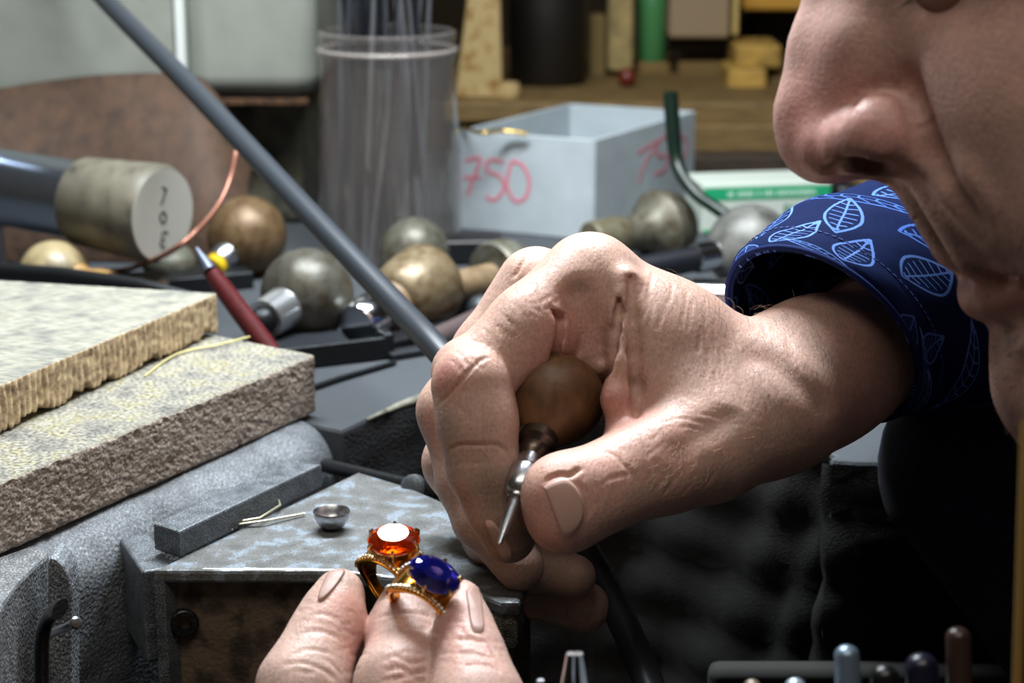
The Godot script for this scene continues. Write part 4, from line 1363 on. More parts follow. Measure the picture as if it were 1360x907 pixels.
func build_pin() -> void:
	var m: MB
	var y := -0.003
	var t := thing("bench_pin", "worn grey bench pin plate with a screwed steel bracket, under the rings", "bench pin", on(430, 720, y))
	var L := on(204, 757, y)
	var outline := [L, on(440, 758, y), on(600, 775, y), on(665, 800, y), on(690, 800, y), on(700, 775, y), on(672, 735, y), on(625, 694, y), on(591, 667, y), on(540, 645, y), on(476, 626, y)]
	var poly := PackedVector2Array()
	for p in outline: poly.append(v2(p))
	m = MB.new()
	prism(m, poly, y - 0.0042, y, 0.0011)
	part("plate", m, M.worn, t)
	m = MB.new()
	tube(m, [on(216, 757, y - 0.0006), on(330, 757.5, y - 0.0006), on(440, 758.5, y - 0.0006), on(560, 771, y - 0.0006)], [0.0005, 0.0009, 0.0008, 0.0005], 10)
	part("polished_edge", m, M.chrome, t)
	# thicker worn nose under the tip
	var nose := PackedVector2Array()
	for p in [on(560, 770, y), on(665, 800, y), on(690, 800, y), on(699, 775, y), on(672, 736, y), on(625, 696, y), on(591, 670, y), on(530, 660, y)]: nose.append(v2(p))
	m = MB.new()
	prism(m, inset(nose, 0.0006), y - 0.0150, y - 0.0035, 0.003)
	part("worn_nose", m, mat("scarred grey wood", Color(0.55, 0.54, 0.50), 0.85, 0.0, {"tex": ntex(81, 0.03, [[0.0, grey(0.3)], [0.4, grey(0.7)], [1.0, grey(1.0)]], 5, FastNoiseLite.TYPE_SIMPLEX_SMOOTH, 512, 1.0, 12.0), "bump": M.grit, "relief": 0.08, "scale": 16.0}), t)
	# bracket: side flange, back wall, screw
	var base := (on(476, 626, y) - L).normalized()
	var front := (on(440, 758, y) - L).normalized()
	m = MB.new()
	var fl := PackedVector2Array([v2(L), v2(L + front * 0.0030), v2(L + front * 0.0030 + base * 0.085), v2(L + base * 0.085)])
	prism(m, fl, -0.075, y - 0.002, 0.001)
	part("side_flange", m, M.steel_dusty, t)
	m = MB.new()
	var o := L + front * 0.002 + Vector3(0, 0, -0.0045)
	prism(m, PackedVector2Array([v2(o), v2(o + front * 0.10), v2(o + front * 0.10 + base * 0.01), v2(o + base * 0.01)]), -0.075, y - 0.003, 0.0)
	part("inner_wall", m, mat("brown stained steel", Color(0.42, 0.36, 0.30), 0.7, 0.2, {"tex": M.blot, "bump": M.fine, "relief": 0.02, "scale": 14.0}), t)
	var sc := far(243, 822, -o.z + 0.002)
	var sn := Vector3(0.25, 0.05, 1).normalized()
	m = MB.new()
	lathe(m, [Vector2(0.0041, -0.006), Vector2(0.0041, 0.0042), Vector2(0.0037, 0.0046), Vector2(0.0023, 0.0046), Vector2(0.0021, 0.0018), Vector2(0.0, 0.0016)], along(sc, sc + sn), 24)
	var sp := part("socket_screw", m, M.black_steel, t)
	m = MB.new()
	for k in 26:
		var g := TAU * k / 26.0
		var sxf := along(sc, sc + sn)
		tube(m, [sxf * Vector3(cos(g) * 0.0041, -0.001, sin(g) * 0.0041), sxf * Vector3(cos(g) * 0.0041, 0.0040, sin(g) * 0.0041)], 0.0003, 4)
	part("knurling", m, M.black_steel, sp)
	# clamp block left of the flange
	m = MB.new()
	var cb := on(166, 757, y - 0.002)
	var ce := on(199, 752, y - 0.002)
	var cx := (ce - cb).normalized()
	rbox(m, Vector3(cb.distance_to(ce) + 0.002, 0.0285, 0.03), 0.0010, Transform3D(Basis(cx, Vector3.UP, cx.cross(Vector3.UP)), (cb + ce) / 2.0 + Vector3(0, -0.0143, -0.013)))
	part("clamp_block", m, M.steel_dusty, t)
	# steel bar along the seam
	var c4 := [on(238, 706, 0.0048), on(427, 616, 0.0048), on(379, 613, 0.0048), on(204, 695, 0.0048)]
	var bp := PackedVector2Array()
	for p in c4: bp.append(v2(p))
	m = MB.new()
	prism(m, bp, y - 0.0005, 0.0048, 0.0007)
	tag(part("steel_bar", m, M.steel_dusty, self), "square steel bar lying along the seam between bench and pin plate", "bar")
	# bench front curving away at the lower left, with strap, hook and nail
	t = thing("side_post", "dusty grey wooden bench end with curved edge and a steel strap, bottom left", "post", on(20, 770, 0.0))
	m = MB.new()
	var face := PackedVector2Array()
	for c in [[-30, 850], [-8, 820], [8, 795], [24, 773], [40, 757], [52, 746], [61, 739], [64, 733], [40, 724], [-40, 752], [-90, 800]]: face.append(v2(on(c[0], c[1], 0.0014)))
	prism(m, face, -0.16, 0.0014, 0.0012)
	part("post_body", m, mat("dusty grey wood", Color(0.80, 0.80, 0.80), 0.8, 0.0, {"tex": M.dusty_tex, "bump": M.grit, "relief": 0.02, "scale": 6.0, "detail": M.broad, "detail_scale": 20.0}), t)
	var pf := 0.492
	m = MB.new()
	face = PackedVector2Array()
	for c in [[63, 1000], [63, 748], [67, 741], [74, 743], [83, 751], [90, 764], [94, 784], [94, 1000]]:
		var w := far(c[0], c[1], pf)
		face.append(Vector2(w.x, w.y))
	prism(m, face, -0.012, 0.0, 0.001, Transform3D(Basis(Vector3(1, 0, 0), Vector3(0, 0, 1), Vector3(0, 1, 0)), Vector3(0, 0, -pf)))
	part("strap", m, M.dusty, t)
	m = MB.new()
	var hk := [at(56, 960, 0.493), at(55, 890, 0.491), at(56, 850, 0.489), at(62, 826, 0.487), at(72, 812, 0.484), at(80, 809, 0.480)]
	tube(m, spline(hk, 5), 0.0030, 12, true, 0.6)
	part("hook", m, M.black_steel, t)
	m = MB.new()
	var na := at(66, 842, 0.500)
	var nb := at(100, 828, 0.482)
	tube(m, [na, nb, nb + (nb - na) * 0.02], [0.0011, 0.0011, 0.0010], 10)
	lathe(m, [Vector2(0, 0), Vector2(0.0015, 0.0), Vector2(0.0017, 0.0006), Vector2(0.0012, 0.0012), Vector2(0, 0.0013)], along(nb, nb + (nb - na)), 14)
	part("nail", m, M.steel, t)
	# bolt glimpsed beyond the plate
	t = thing("bolt", "dull steel bolt end behind the pin plate, next to the fingers", "bolt", on(566, 642, -0.004))
	for k in 2:
		m = MB.new()
		var b0 := at(553 + k * 17, 646 + k * 5, 0.612)
		lathe(m, [Vector2(0, 0), Vector2(0.0034, 0), Vector2(0.0042, 0.001), Vector2(0.0042, 0.003), Vector2(0.003, 0.004), Vector2(0, 0.004)], along(b0, b0 + Vector3(-0.4, 0.2, 1)), 20)
		part("bolt_head", m, M.steel_dusty if k == 0 else M.black_steel, t)
	m = MB.new()
	var s0 := at(562, 649, 0.616)
	tube(m, [s0, s0 + Vector3(-0.035, -0.004, -0.035)], 0.0025, 10)
	part("shank", m, M.black_steel, t)

func build_small() -> void:
	var m: MB
	var y := -0.003
	# little steel dapping cup
	var c := on(441, 703, y)
	m = MB.new()
	lathe(m, [Vector2(0, 0.0), Vector2(0.0022, 0.0003), Vector2(0.0040, 0.0017), Vector2(0.0051, 0.0038), Vector2(0.0056, 0.0058), Vector2(0.0054, 0.0061), Vector2(0.0050, 0.0058), Vector2(0.0044, 0.0040), Vector2(0.0032, 0.0022), Vector2(0.0016, 0.0013), Vector2(0, 0.0011)], Transform3D(Basis(), c), 40, 0.5)
	tag(part("steel_cup", m, M.steel, self), "tiny hemispherical steel cup standing on the pin plate", "cup")
	for k in 2:
		m = MB.new()
		var pts := [on(294, 705, y + 0.0005), on(312, 697, y + 0.0010), on(350, 692, y + 0.0016), on(405, 682, y + 0.0008)] if k == 0 else [on(308, 704, y + 0.0005), on(309, 694, y + 0.0012), on(345, 688, y + 0.0024), on(372, 671, y + 0.0020), on(369, 661, y + 0.0030)]
		tube(m, pts, 0.0004, 6)
		tag(part("wire_offcut", m, mat("pale wire", Color(0.78, 0.76, 0.66), 0.35, 0.7), self), ["long straight pale wire offcut on the pin plate", "kinked pale wire offcut with a forked end by the steel bar"][k], "wire")

# oval faceted stone: girdle in the x-z plane, table up
func gem_mesh(rx: float, rz: float, h: float) -> MB:
	var m := MB.new()
	var n := 16
	var ring := func(s: float, y: float, turn: float) -> Array:
		var o := []
		for k in n:
			var a := TAU * (k + turn) / n
			o.append(Vector3(cos(a) * rx * s, y, sin(a) * rz * s))
		return o
	var table: Array = ring.call(0.58, h * 0.30, 0.0)
	var star: Array = ring.call(0.80, h * 0.19, 0.5)
	var gt: Array = ring.call(1.0, h * 0.035, 0.0)
	var gb: Array = ring.call(1.0, -h * 0.035, 0.0)
	var pav: Array = ring.call(0.62, -h * 0.36, 0.5)
	var low: Array = ring.call(0.25, -h * 0.62, 0.0)
	var f := func(pts: Array) -> void:
		var nn: Vector3 = -((pts[1] as Vector3) - (pts[0] as Vector3)).cross((pts[2] as Vector3) - (pts[0] as Vector3)).normalized()
		var mid := Vector3.ZERO
		for p in pts: mid += p
		if nn.dot(mid / pts.size()) < 0.0: nn = -nn
		m.face(pts, nn)
	m.face(table, Vector3.UP)
	for k in n:
		var j := (k + 1) % n
		f.call([table[k], table[j], star[k]])
		f.call([table[j], star[j], star[k]])
		f.call([star[k], gt[j], gt[k]])
		f.call([star[k], star[j], gt[j]])
		f.call([gt[k], gt[j], gb[j], gb[k]])
		f.call([gb[k], gb[j], pav[k]])
		f.call([gb[j], pav[j], pav[k]])
		f.call([pav[k], low[j], low[k]])
		f.call([pav[k], pav[j], low[j]])
		f.call([low[k], low[j], Vector3(0, -h * 0.66, 0)])
	return m

func make_ring(label: String, stone_name: String, stone: Material, centre: Vector3, normal: Vector3, long_axis: Vector3, rx: float, rz: float, axis: Vector3, radius: float, wide := 0.0044) -> void:
	var z := normal.normalized()
	var lx := (long_axis - z * long_axis.dot(z)).normalized()
	var g := Transform3D(Basis(lx, z, lx.cross(z)), centre)
	var t := thing("gold_ring", label, "ring", centre, "")
	var m := gem_mesh(rx, rz, rz * 1.45)
	var mi := part(stone_name, m, stone, t, false)
	mi.transform = global_of(t).affine_inverse() * g
	# band: a circle that holds the stone's axis, broad at the shoulders
	var ax := (axis - z * axis.dot(z)).normalized()
	var side := ax.cross(z)
	var o := centre - z * (radius + rz * 0.85)
	m = MB.new()
	var steps := 72
	var prof := 10
	for s in steps + 1:
		var a := TAU * s / steps
		var up := cos(a)
		var rad := z * cos(a) + side * sin(a)
		var broad := lerpf(0.0017, wide, smoothstep(-0.6, 0.75, up))
		var thick := lerpf(0.0008, 0.0013, smoothstep(-0.5, 0.8, up))
		for k in prof:
			var b := TAU * k / prof
			var cx := signf(cos(b)) * pow(absf(cos(b)), 0.45) * broad
			var cy := signf(sin(b)) * pow(absf(sin(b)), 0.7) * thick
			m.vert(o + rad * (radius + cy) + ax * cx, rad)
	for s in steps:
		for k in prof:
			var q := s * prof + k
			var q2 := s * prof + (k + 1) % prof
			m.i.append_array(PackedInt32Array([q, q2, q + prof, q2, q2 + prof, q + prof]))
	face_out(m)
	part("band", m, M.gold, t)
	# collet under the stone and its prongs
	m = MB.new()
	var hh := rz * 1.0
	for s in 41:
		var a := TAU * s / 40
		for q in [[0.90, -0.06], [0.94, -0.16], [0.86, -0.2], [0.62, -0.75], [0.55, -0.95], [0.5, -0.95], [0.78, -0.2], [0.80, -0.06]]:
			m.vert(g * Vector3(cos(a) * rx * q[0], q[1] * hh, sin(a) * rz * q[0]), z)
	for s in 40:
		for k in 8:
			var q := s * 8 + k
			var q2 := s * 8 + (k + 1) % 8
			m.i.append_array(PackedInt32Array([q, q + 8, q2, q2, q + 8, q2 + 8]))
	face_out(m)
	part("collet", m, M.pale_gold, t)
	for k in 6:
		var a := TAU * (k + 0.5) / 6.0
		m = MB.new()
		var e := Vector3(cos(a) * rx, 0, sin(a) * rz)
		tube(m, [g * (e * 0.75 - Vector3(0, hh * 0.7, 0)), g * (e * 1.03 - Vector3(0, hh * 0.1, 0)), g * (e * 1.04 + Vector3(0, hh * 0.08, 0)), g * (e * 0.93 + Vector3(0, hh * 0.20, 0))], [0.0004, 0.0005, 0.0005, 0.0004], 8)
		part("prong", m, M.pale_gold, t)
	# rows of tiny stones along both shoulders
	m = MB.new()
	var seats := MB.new()
	for sd in [-1.0, 1.0]:
		for k in 23:
			var a := deg_to_rad(lerpf(-74.0, 74.0, k / 22.0))
			var rad := z * cos(a) + side * sin(a)
			var p: Vector3 = o + rad * (radius + 0.0012) + ax * sd * (lerpf(0.0017, wide, smoothstep(-0.6, 0.75, cos(a))) - 0.0008)
			lathe(m, [Vector2(0.00052, 0.0), Vector2(0.00045, 0.00022), Vector2(0.00025, 0.0004), Vector2(0, 0.0004)], along(p, p + rad), 8, 0.99)
			lathe(seats, [Vector2(0.00072, -0.0004), Vector2(0.00070, 0.0001), Vector2(0.0005, 0.00016)], along(p, p + rad), 10)
	stuff(part("pave_stones", m, mat("clear brilliant", Color(0.95, 0.95, 0.93), 0.05, 0.6), t))
	stuff(part("pave_seats", seats, M.pale_gold, t))

func build_rings() -> void:
	var view := cam_basis
	var orange := mat("orange gemstone", Color(1.0, 0.36, 0.10), 0.0, 0.0, {"refract": 0.076, "body": 0.08})
	var blue := mat("blue gemstone", Color(0.20, 0.24, 1.0), 0.0, 0.0, {"refract": 0.076, "body": 0.05})
	make_ring("gold ring with a large oval orange stone and a row of tiny clear stones", "orange_stone", orange, at(523, 717, 0.487), view * Vector3(-0.02, 0.81, 0.586), view * Vector3(1, 0.0, 0.0), 0.0068, 0.0058, view * Vector3(-0.42, 0.3, 0.85), 0.0100, 0.0052)
	make_ring("gold ring with an oval violet-blue stone, in front of the orange one", "blue_stone", blue, at(577, 763, 0.463), view * Vector3(0.22, 0.66, 0.72), view * Vector3(0.86, -0.46, 0.2), 0.0068, 0.0050, (view * Vector3(0.22, 0.66, 0.72)).cross(view * Vector3(0.86, -0.46, 0.2)), 0.0088, 0.0050)

func build_tools() -> void:
	var m: MB
	# the graver held by the right hand
	var tip := at(663, 723, 0.4765)
	var back := at(729, 543, 0.507)
	var ax := (back - tip).normalized()
	var mm := tip.distance_to(back) / 46.0
	var t := thing("setting_punch", "round-handled setting tool with a steel collet, held in the right hand", "hand tool", tip)
	m = MB.new()
	lathe(m, [Vector2(0, 0), Vector2(0.0005, 0.00026), Vector2(0.0013, 0.00528), Vector2(0.00165, 0.00836), Vector2(0.0017, 0.01760)], along(tip, back), 24)
	part("steel_point", m, M.steel, t)
	m = MB.new()
	lathe(m, [Vector2(0.0012, 0.01461), Vector2(0.0022, 0.01461), Vector2(0.0026, 0.01514), Vector2(0.0026, 0.01602), Vector2(0.0033, 0.01672), Vector2(0.0042, 0.01830), Vector2(0.0043, 0.02420), Vector2(0.0039, 0.02517), Vector2(0.0033, 0.02552), Vector2(0.0032, 0.02860), Vector2(0.0029, 0.02948)], along(tip, back), 32)
	part("collet_nut", m, M.steel, t)
	m = MB.new()
	lathe(m, [Vector2(0.0028, 0.02860), Vector2(0.0034, 0.02992), Vector2(0.0038, 0.03080), Vector2(0.0038, 0.03256), Vector2(0.0046, 0.03344), Vector2(0.0053, 0.03414), Vector2(0.0054, 0.03652), Vector2(0.0050, 0.03696)], along(tip, back), 32)
	part("brass_ferrule", m, mat("worn brass", Color(0.34, 0.30, 0.27), 0.35, 0.9), t)
	m = MB.new()
	lathe(m, [Vector2(0.0048, 0.0365), Vector2(0.0064, 0.0380), Vector2(0.0088, 0.0405), Vector2(0.0118, 0.0445), Vector2(0.0137, 0.0490), Vector2(0.0139, 0.0525), Vector2(0.0126, 0.0562), Vector2(0.0085, 0.0588), Vector2(0.0, 0.0596)], along(tip, back), 44)
	part("wooden_handle", m, M.wood, t)
	# tools standing in the rack at the lower right, and pliers
	var rack := thing("tool_rack", "grey steel tool rack at the bench's near edge, holding the upright handles", "rack", at(1150, 1010, 0.40))
	m = MB.new()
	var ra := at(820, 985, 0.40)
	var rb := at(1420, 985, 0.40)
	rbox(m, Vector3(ra.distance_to(rb), 0.006, 0.06), 0.001, Transform3D(Basis(), (ra + rb) / 2.0 + Vector3(0, -0.004, 0)))
	part("shelf_strip", m, M.steel_dusty, rack)
	m = MB.new()
	for x in [ra.x + 0.02, rb.x - 0.02]: rbox(m, Vector3(0.012, 0.7, 0.012), 0.001, Transform3D(Basis(), Vector3(x, ra.y - 0.355, ra.z)), false)
	part("stand", m, M.steel_dusty, rack)
	var defs := [[1124, 856, 17, Color(0.50, 0.58, 0.66), 0.6, "flat steel tool handle with a bright edge, tallest grey one in the rack"], [1174, 882, 19, Color(0.05, 0.055, 0.075), 0.0, "black rounded plier handle between the grey and the navy ones"], [1223, 866, 22, Color(0.07, 0.08, 0.16), 0.0, "navy rounded plier handle in the rack"], [1272, 832, 17, Color(0.21, 0.15, 0.13), 0.0, "tall brown wooden tool handle, rightmost in the rack"], [1055, 900, 14, Color(0.66, 0.74, 0.80), 0.5, "bright bluish tool end barely showing in the rack"], [998, 902, 11, Color(0.55, 0.50, 0.45), 0.3, "small tan tool end, leftmost in the rack"]]
	for d in defs:
		var top := at(d[0], d[1], 0.40)
		var low := Vector3(top.x + 0.001, ra.y - 0.002, top.z + 0.006)
		var r: float = d[2] * 0.40 / fpx
		var o := thing("hand_tool", d[5], "tool", low)
		m = MB.new()
		var l := low.distance_to(top)
		var prof := [Vector2(0, 0), Vector2(r * 0.8, 0.0), Vector2(r, 0.003), Vector2(r, l - r * 0.9)] + arc(0, l - r * 0.9, r, 0, 90, 10, r * 0.9)
		lathe(m, prof, along(low, top), 24)
		part("grip", m, mat("tool grip", d[3], 0.35, d[4]), o)
	var p0 := thing("pliers", "fine steel plier jaw pointing up right of the thumb", "pliers", at(762, 960, 0.42))
	m = MB.new()
	for k in 2:
		var a := at(752 + k * 20, 990, 0.422)
		var b := at(759 + k * 9, 868, 0.415)
		tube(m, [a, a.lerp(b, 0.5), b], [0.0034, 0.0024, 0.0011], 12)
	part("jaws", m, M.chrome, p0)
	m = MB.new()
	var pj := at(762, 990, 0.422)
	rbox(m, Vector3(0.012, 0.16, 0.006), 0.002, Transform3D(Basis(), pj + Vector3(0, -0.078, 0)))
	part("joint", m, M.steel, p0)
	m = MB.new()
	var n0 := at(718, 903, 0.42)
	tube(m, [n0 + Vector3(0.002, -0.18, 0), n0 + Vector3(0.0005, -0.02, 0), n0], [0.003, 0.0022, 0.0008], 10)
	tag(part("steel_spike", m, M.steel, self), "steel point just showing between the left thumb and the plier jaw", "spike")
	# thin lath at the right picture edge
	m = MB.new()
	var la := at(1362, 560, 0.36)
	var lb := at(1350, 960, 0.36)
	tube(m, [la, lb], 0.0010, 8)
	tag(part("wooden_lath", m, mat("yellowish lath", Color(0.52, 0.40, 0.18), 0.7), self), "thin yellowish rod running down the right edge in front of the dark apron", "lath")

# ---------------------------------------------------------------- the goldsmith
# joints: where they show, how far off, radius in picture pixels at that distance
func J(px: float, py: float, depth: float, r: float) -> Array:
	return [at(px, py, depth), r * depth / fpx]

func chain(f: Field, joints: Array, k := 0.004) -> void:
	for s in joints.size() - 1: f.bone(joints[s][0], joints[s + 1][0], joints[s][1], joints[s + 1][1], k)

func mm(px: float, py: float, depth: float, r: float) -> Array:      # the same with the radius in millimetres
	return [at(px, py, depth), r * 0.001]

func seen(f: Field, pts: Array, per := 4, t := 0.3) -> Array:        # picture points laid on the skin, smoothed
	var o := []
	var line := []
	for p in pts: line.append(Vector2(p[0], p[1]))
	var fine := []
	for k in line.size() - 1:
		for s in per: fine.append(line[k].cubic_interpolate(line[k + 1], line[maxi(k - 1, 0)], line[mini(k + 2, line.size() - 1)], float(s) / per))
	fine.append(line[-1])
	for p in fine:
		var h := f.hit(CAM, ray(p.x, p.y).normalized(), t)
		if h != CAM and (o.is_empty() or h.distance_to(o[-1]) < 0.012): o.append(h)
	return o

func right_hand_field() -> Field:
	var f := Field.new()
	f.group(0.006)      # palm, wrist and forearm
	chain(f, [J(782, 378, 0.518, 64), J(890, 453, 0.518, 74), J(1003, 528, 0.520, 82)], 0.008)
	chain(f, [J(715, 384, 0.545, 50), J(1000, 520, 0.545, 74)], 0.009)
	chain(f, [J(692, 430, 0.568, 44), J(1000, 525, 0.565, 70)], 0.009)
	chain(f, [J(690, 500, 0.588, 40), J(1010, 530, 0.575, 70)], 0.012)
	chain(f, [J(938, 592, 0.504, 72), J(1050, 545, 0.514, 74)], 0.012)
	chain(f, [J(1003, 532, 0.524, 92), J(1085, 494, 0.533, 92), J(1180, 456, 0.550, 82), J(1420, 350, 0.64, 85)], 0.010)
	chain(f, [J(1000, 530, 0.558, 82), J(1180, 450, 0.585, 84), J(1420, 345, 0.67, 100)], 0.012)
	chain(f, [J(880, 500, 0.512, 62), J(935, 565, 0.506, 62)], 0.010)
	chain(f, [J(772, 410, 0.513, 54), J(792, 456, 0.5125, 44)], 0.006)
	chain(f, [J(830, 374, 0.506, 21), J(827, 430, 0.5022, 16), J(823, 480, 0.5003, 17), J(820, 530, 0.4992, 20), J(826, 568, 0.4985, 20)], 0.0028)
	chain(f, [J(850, 440, 0.512, 50), J(850, 520, 0.512, 38)], 0.008)
	f.group(0.0030)     # index finger, first phalanx
	chain(f, [J(784, 374, 0.516, 65), J(706, 438, 0.509, 58), J(642, 492, 0.5045, 53)], 0.004)
	chain(f, [J(618, 500, 0.503, 46), J(612, 494, 0.503, 40)], 0.004)
	f.group(0.0009)     # its middle and end phalanx
	chain(f, [J(627, 512, 0.4975, 55), J(634, 560, 0.4965, 51), J(642, 622, 0.4985, 46), J(662, 672, 0.500, 41), J(676, 712, 0.503, 36)], 0.004)
	f.group(0.0012)     # middle finger
	chain(f, [J(712, 380, 0.546, 53), J(650, 470, 0.546, 48), J(602, 546, 0.543, 45)], 0.004)
	chain(f, [J(602, 546, 0.543, 46), J(622, 640, 0.538, 40), J(640, 690, 0.534, 36), J(690, 752, 0.530, 33)], 0.004)
	f.group(0.0012)     # ring finger
	chain(f, [J(690, 440, 0.568, 46), J(606, 614, 0.562, 42)], 0.004)
	chain(f, [J(606, 614, 0.562, 42), J(655, 712, 0.552, 38), J(715, 752, 0.542, 34), J(762, 766, 0.537, 30)], 0.004)
	f.group(0.0012)     # little finger
	chain(f, [J(690, 500, 0.588, 40), J(650, 690, 0.580, 36), J(705, 782, 0.562, 36), J(776, 806, 0.548, 34)], 0.004)
	f.group(0.005)      # thumb
	chain(f, [J(938, 592, 0.504, 72), J(880, 614, 0.496, 64), J(838, 630, 0.491, 56)], 0.006)
	chain(f, [J(838, 630, 0.491, 56), J(790, 652, 0.4865, 55), J(754, 668, 0.4845, 56)], 0.005)
	chain(f, [J(742, 650, 0.4835, 44), J(748, 690, 0.4855, 42)], 0.006)
	f.close()
	var clefts := [
		[[[822, 396], [822, 416], [818, 438], [814, 463], [806, 490], [801, 508]], 0.0011, 0.0012, 3],
		[[[838, 372], [840, 420], [842, 470], [844, 512], [845, 552]], 0.0013, 0.0020, 2],
		[[[732, 411], [745, 424], [743, 445], [737, 470], [724, 500]], 0.0011, 0.0008, 3],
		[[[769, 402], [771, 422], [775, 443], [767, 472]], 0.0009, 0.0010, 2],
		[[[799, 438], [796, 458], [798, 476], [803, 492]], 0.0010, 0.0010, 2]]
	var laid := []
	for c in clefts:
		var line := []
		for q in seen(f, c[0], 1): line.append(q)
		laid.append(line)
	f.carve(at(768, 395, 0.5005), at(786, 470, 0.500), 0.0036, 0.0040, 0.005)
	for k in clefts.size():
		for deep in int(clefts[k][3]):
			f.groove(laid[k].map(func(q): return q + (q - CAM).normalized() * 0.0014 * deep), clefts[k][1], clefts[k][2])
	return f

func left_hand_field() -> Field:
	var f := Field.new()
	f.group(0.010)
	chain(f, [J(510, 1180, 0.43, 72), J(560, 1400, 0.42, 100), J(700, 1900, 0.40, 150)], 0.012)
	chain(f, [J(400, 1180, 0.44, 66), J(500, 1400, 0.44, 100), J(680, 1900, 0.42, 150)], 0.012)
	chain(f, [J(640, 1080, 0.43, 70), J(580, 1400, 0.43, 90)], 0.012)
	chain(f, [J(320, 1180, 0.46, 60), J(480, 1400, 0.45, 90)], 0.012)
	f.group(0.0015)     # index
	chain(f, [J(545, 808, 0.489, 43), J(543, 836, 0.482, 49), J(541, 866, 0.475, 49), J(534, 910, 0.464, 58)], 0.005)
	chain(f, [J(534, 910, 0.464, 58), J(524, 1030, 0.45, 56), J(510, 1180, 0.43, 72)], 0.006)
	f.group(0.0015)     # middle
	chain(f, [J(451, 788, 0.484, 33), J(440, 822, 0.480, 40), J(424, 860, 0.475, 45), J(402, 912, 0.468, 55)], 0.005)
	chain(f, [J(402, 912, 0.468, 55), J(390, 1030, 0.455, 55), J(400, 1180, 0.44, 66)], 0.006)
	f.group(0.0015)     # thumb
	chain(f, [J(611, 800, 0.472, 31), J(617, 840, 0.466, 36), J(624, 880, 0.460, 46), J(634, 935, 0.452, 60), J(640, 1080, 0.43, 72)], 0.005)
	f.group(0.0015)
	chain(f, [J(350, 985, 0.490, 40), J(325, 1040, 0.475, 52), J(320, 1180, 0.46, 60)], 0.005)
	f.close()
	return f

func head_field() -> Field:
	var f := Field.new()
	f.group(0.010)      # skull, face, neck
	chain(f, [mm(1480, -150, 0.45, 74), mm(1760, -140, 0.45, 78)], 0.02)
	chain(f, [mm(1600, 60, 0.45, 62), mm(1800, 120, 0.46, 62)], 0.02)
	chain(f, [mm(1472, 60, 0.45, 48), mm(1540, 330, 0.45, 38)], 0.02)
	chain(f, [mm(1800, 150, 0.46, 58), mm(1990, 480, 0.46, 56), mm(2200, 640, 0.45, 60)], 0.02)
	chain(f, [mm(1418, 520, 0.44, 12), mm(1780, 330, 0.395, 15)], 0.02)
	chain(f, [mm(1418, 520, 0.46, 12), mm(1780, 330, 0.505, 15)], 0.02)
	chain(f, [mm(1200, -105, 0.45, 12), mm(1390, -110, 0.405, 11)], 0.010)
	chain(f, [mm(1200, -105, 0.45, 12), mm(1390, -110, 0.495, 11)], 0.010)
	# muzzle, lips, chin
	chain(f, [mm(1238, 206, 0.45, 12), mm(1279, 318, 0.45, 8)], 0.006)
	chain(f, [mm(1262, 214, 0.432, 11), mm(1308, 326, 0.43, 8)], 0.006)
	chain(f, [mm(1310, 232, 0.418, 11), mm(1376, 334, 0.415, 8)], 0.006)
	chain(f, [mm(1262, 214, 0.468, 11), mm(1308, 326, 0.47, 8)], 0.006)
	chain(f, [mm(1446, 470, 0.45, 18), mm(1462, 400, 0.45, 21)], 0.008)
	chain(f, [mm(1374, 444, 0.45, 9), mm(1400, 440, 0.425, 9)], 0.006)
	chain(f, [mm(1393, 512, 0.45, 12), mm(1400, 512, 0.435, 12)], 0.006)
	chain(f, [mm(1425, 552, 0.45, 12.5), mm(1440, 552, 0.43, 12)], 0.006)
	f.group(0.0012)     # lower lip, upper lip's red edge
	chain(f, [mm(1311, 388, 0.45, 6.2), mm(1330, 388, 0.434, 6.0), mm(1392, 384, 0.414, 4.5)], 0.004)
	chain(f, [mm(1311, 388, 0.45, 6.2), mm(1330, 388, 0.466, 6.0)], 0.004)
	f.group(0.0045)     # nose
	chain(f, [mm(1136, -70, 0.45, 10), mm(1106, 70, 0.45, 9.6), mm(1091, 150, 0.45, 9.9), mm(1089, 186, 0.45, 9.8)], 0.006)
	chain(f, [mm(1170, -30, 0.440, 9), mm(1168, 60, 0.437, 11.5), mm(1150, 145, 0.441, 11)], 0.008)
	chain(f, [mm(1235, 50, 0.434, 13), mm(1240, 150, 0.439, 11)], 0.010)
	chain(f, [mm(1170, 40, 0.464, 12), mm(1150, 160, 0.464, 11)], 0.008)
	chain(f, [mm(1100, 203, 0.45, 6.2), mm(1185, 206, 0.45, 6.0)], 0.004)
	chain(f, [mm(1102, 196, 0.440, 7.2), mm(1100, 190, 0.445, 8)], 0.004)
	chain(f, [mm(1130, 192, 0.4325, 7.2), mm(1165, 181, 0.4265, 8.8), mm(1206, 186, 0.4275, 8.4)], 0.0018)
	chain(f, [mm(1132, 186, 0.4675, 8.0), mm(1205, 182, 0.472, 9)], 0.003)
	f.group(0.0025)     # cheeks
	chain(f, [mm(1420, 122, 0.424, 34), mm(1470, 220, 0.424, 34)], 0.010)
	chain(f, [mm(1420, 122, 0.476, 34), mm(1470, 220, 0.476, 34)], 0.010)
	chain(f, [mm(1330, 20, 0.425, 18), mm(1480, 0, 0.405, 16)], 0.014)
	f.close()
	f.carve(at(1236, -16, 0.411), at(1246, -22, 0.405), 0.0068, 0.0075, 0.006)
	f.carve(at(1108, 238, 0.4285), at(1140, 227, 0.4235), 0.0018, 0.0030, 0.0016)
	f.carve(at(1140, 227, 0.4235), at(1178, 231, 0.4225), 0.0030, 0.0022, 0.0016)
	f.carve(at(1126, 232, 0.4665), at(1168, 226, 0.4665), 0.0026, 0.0036, 0.0022)
	return f

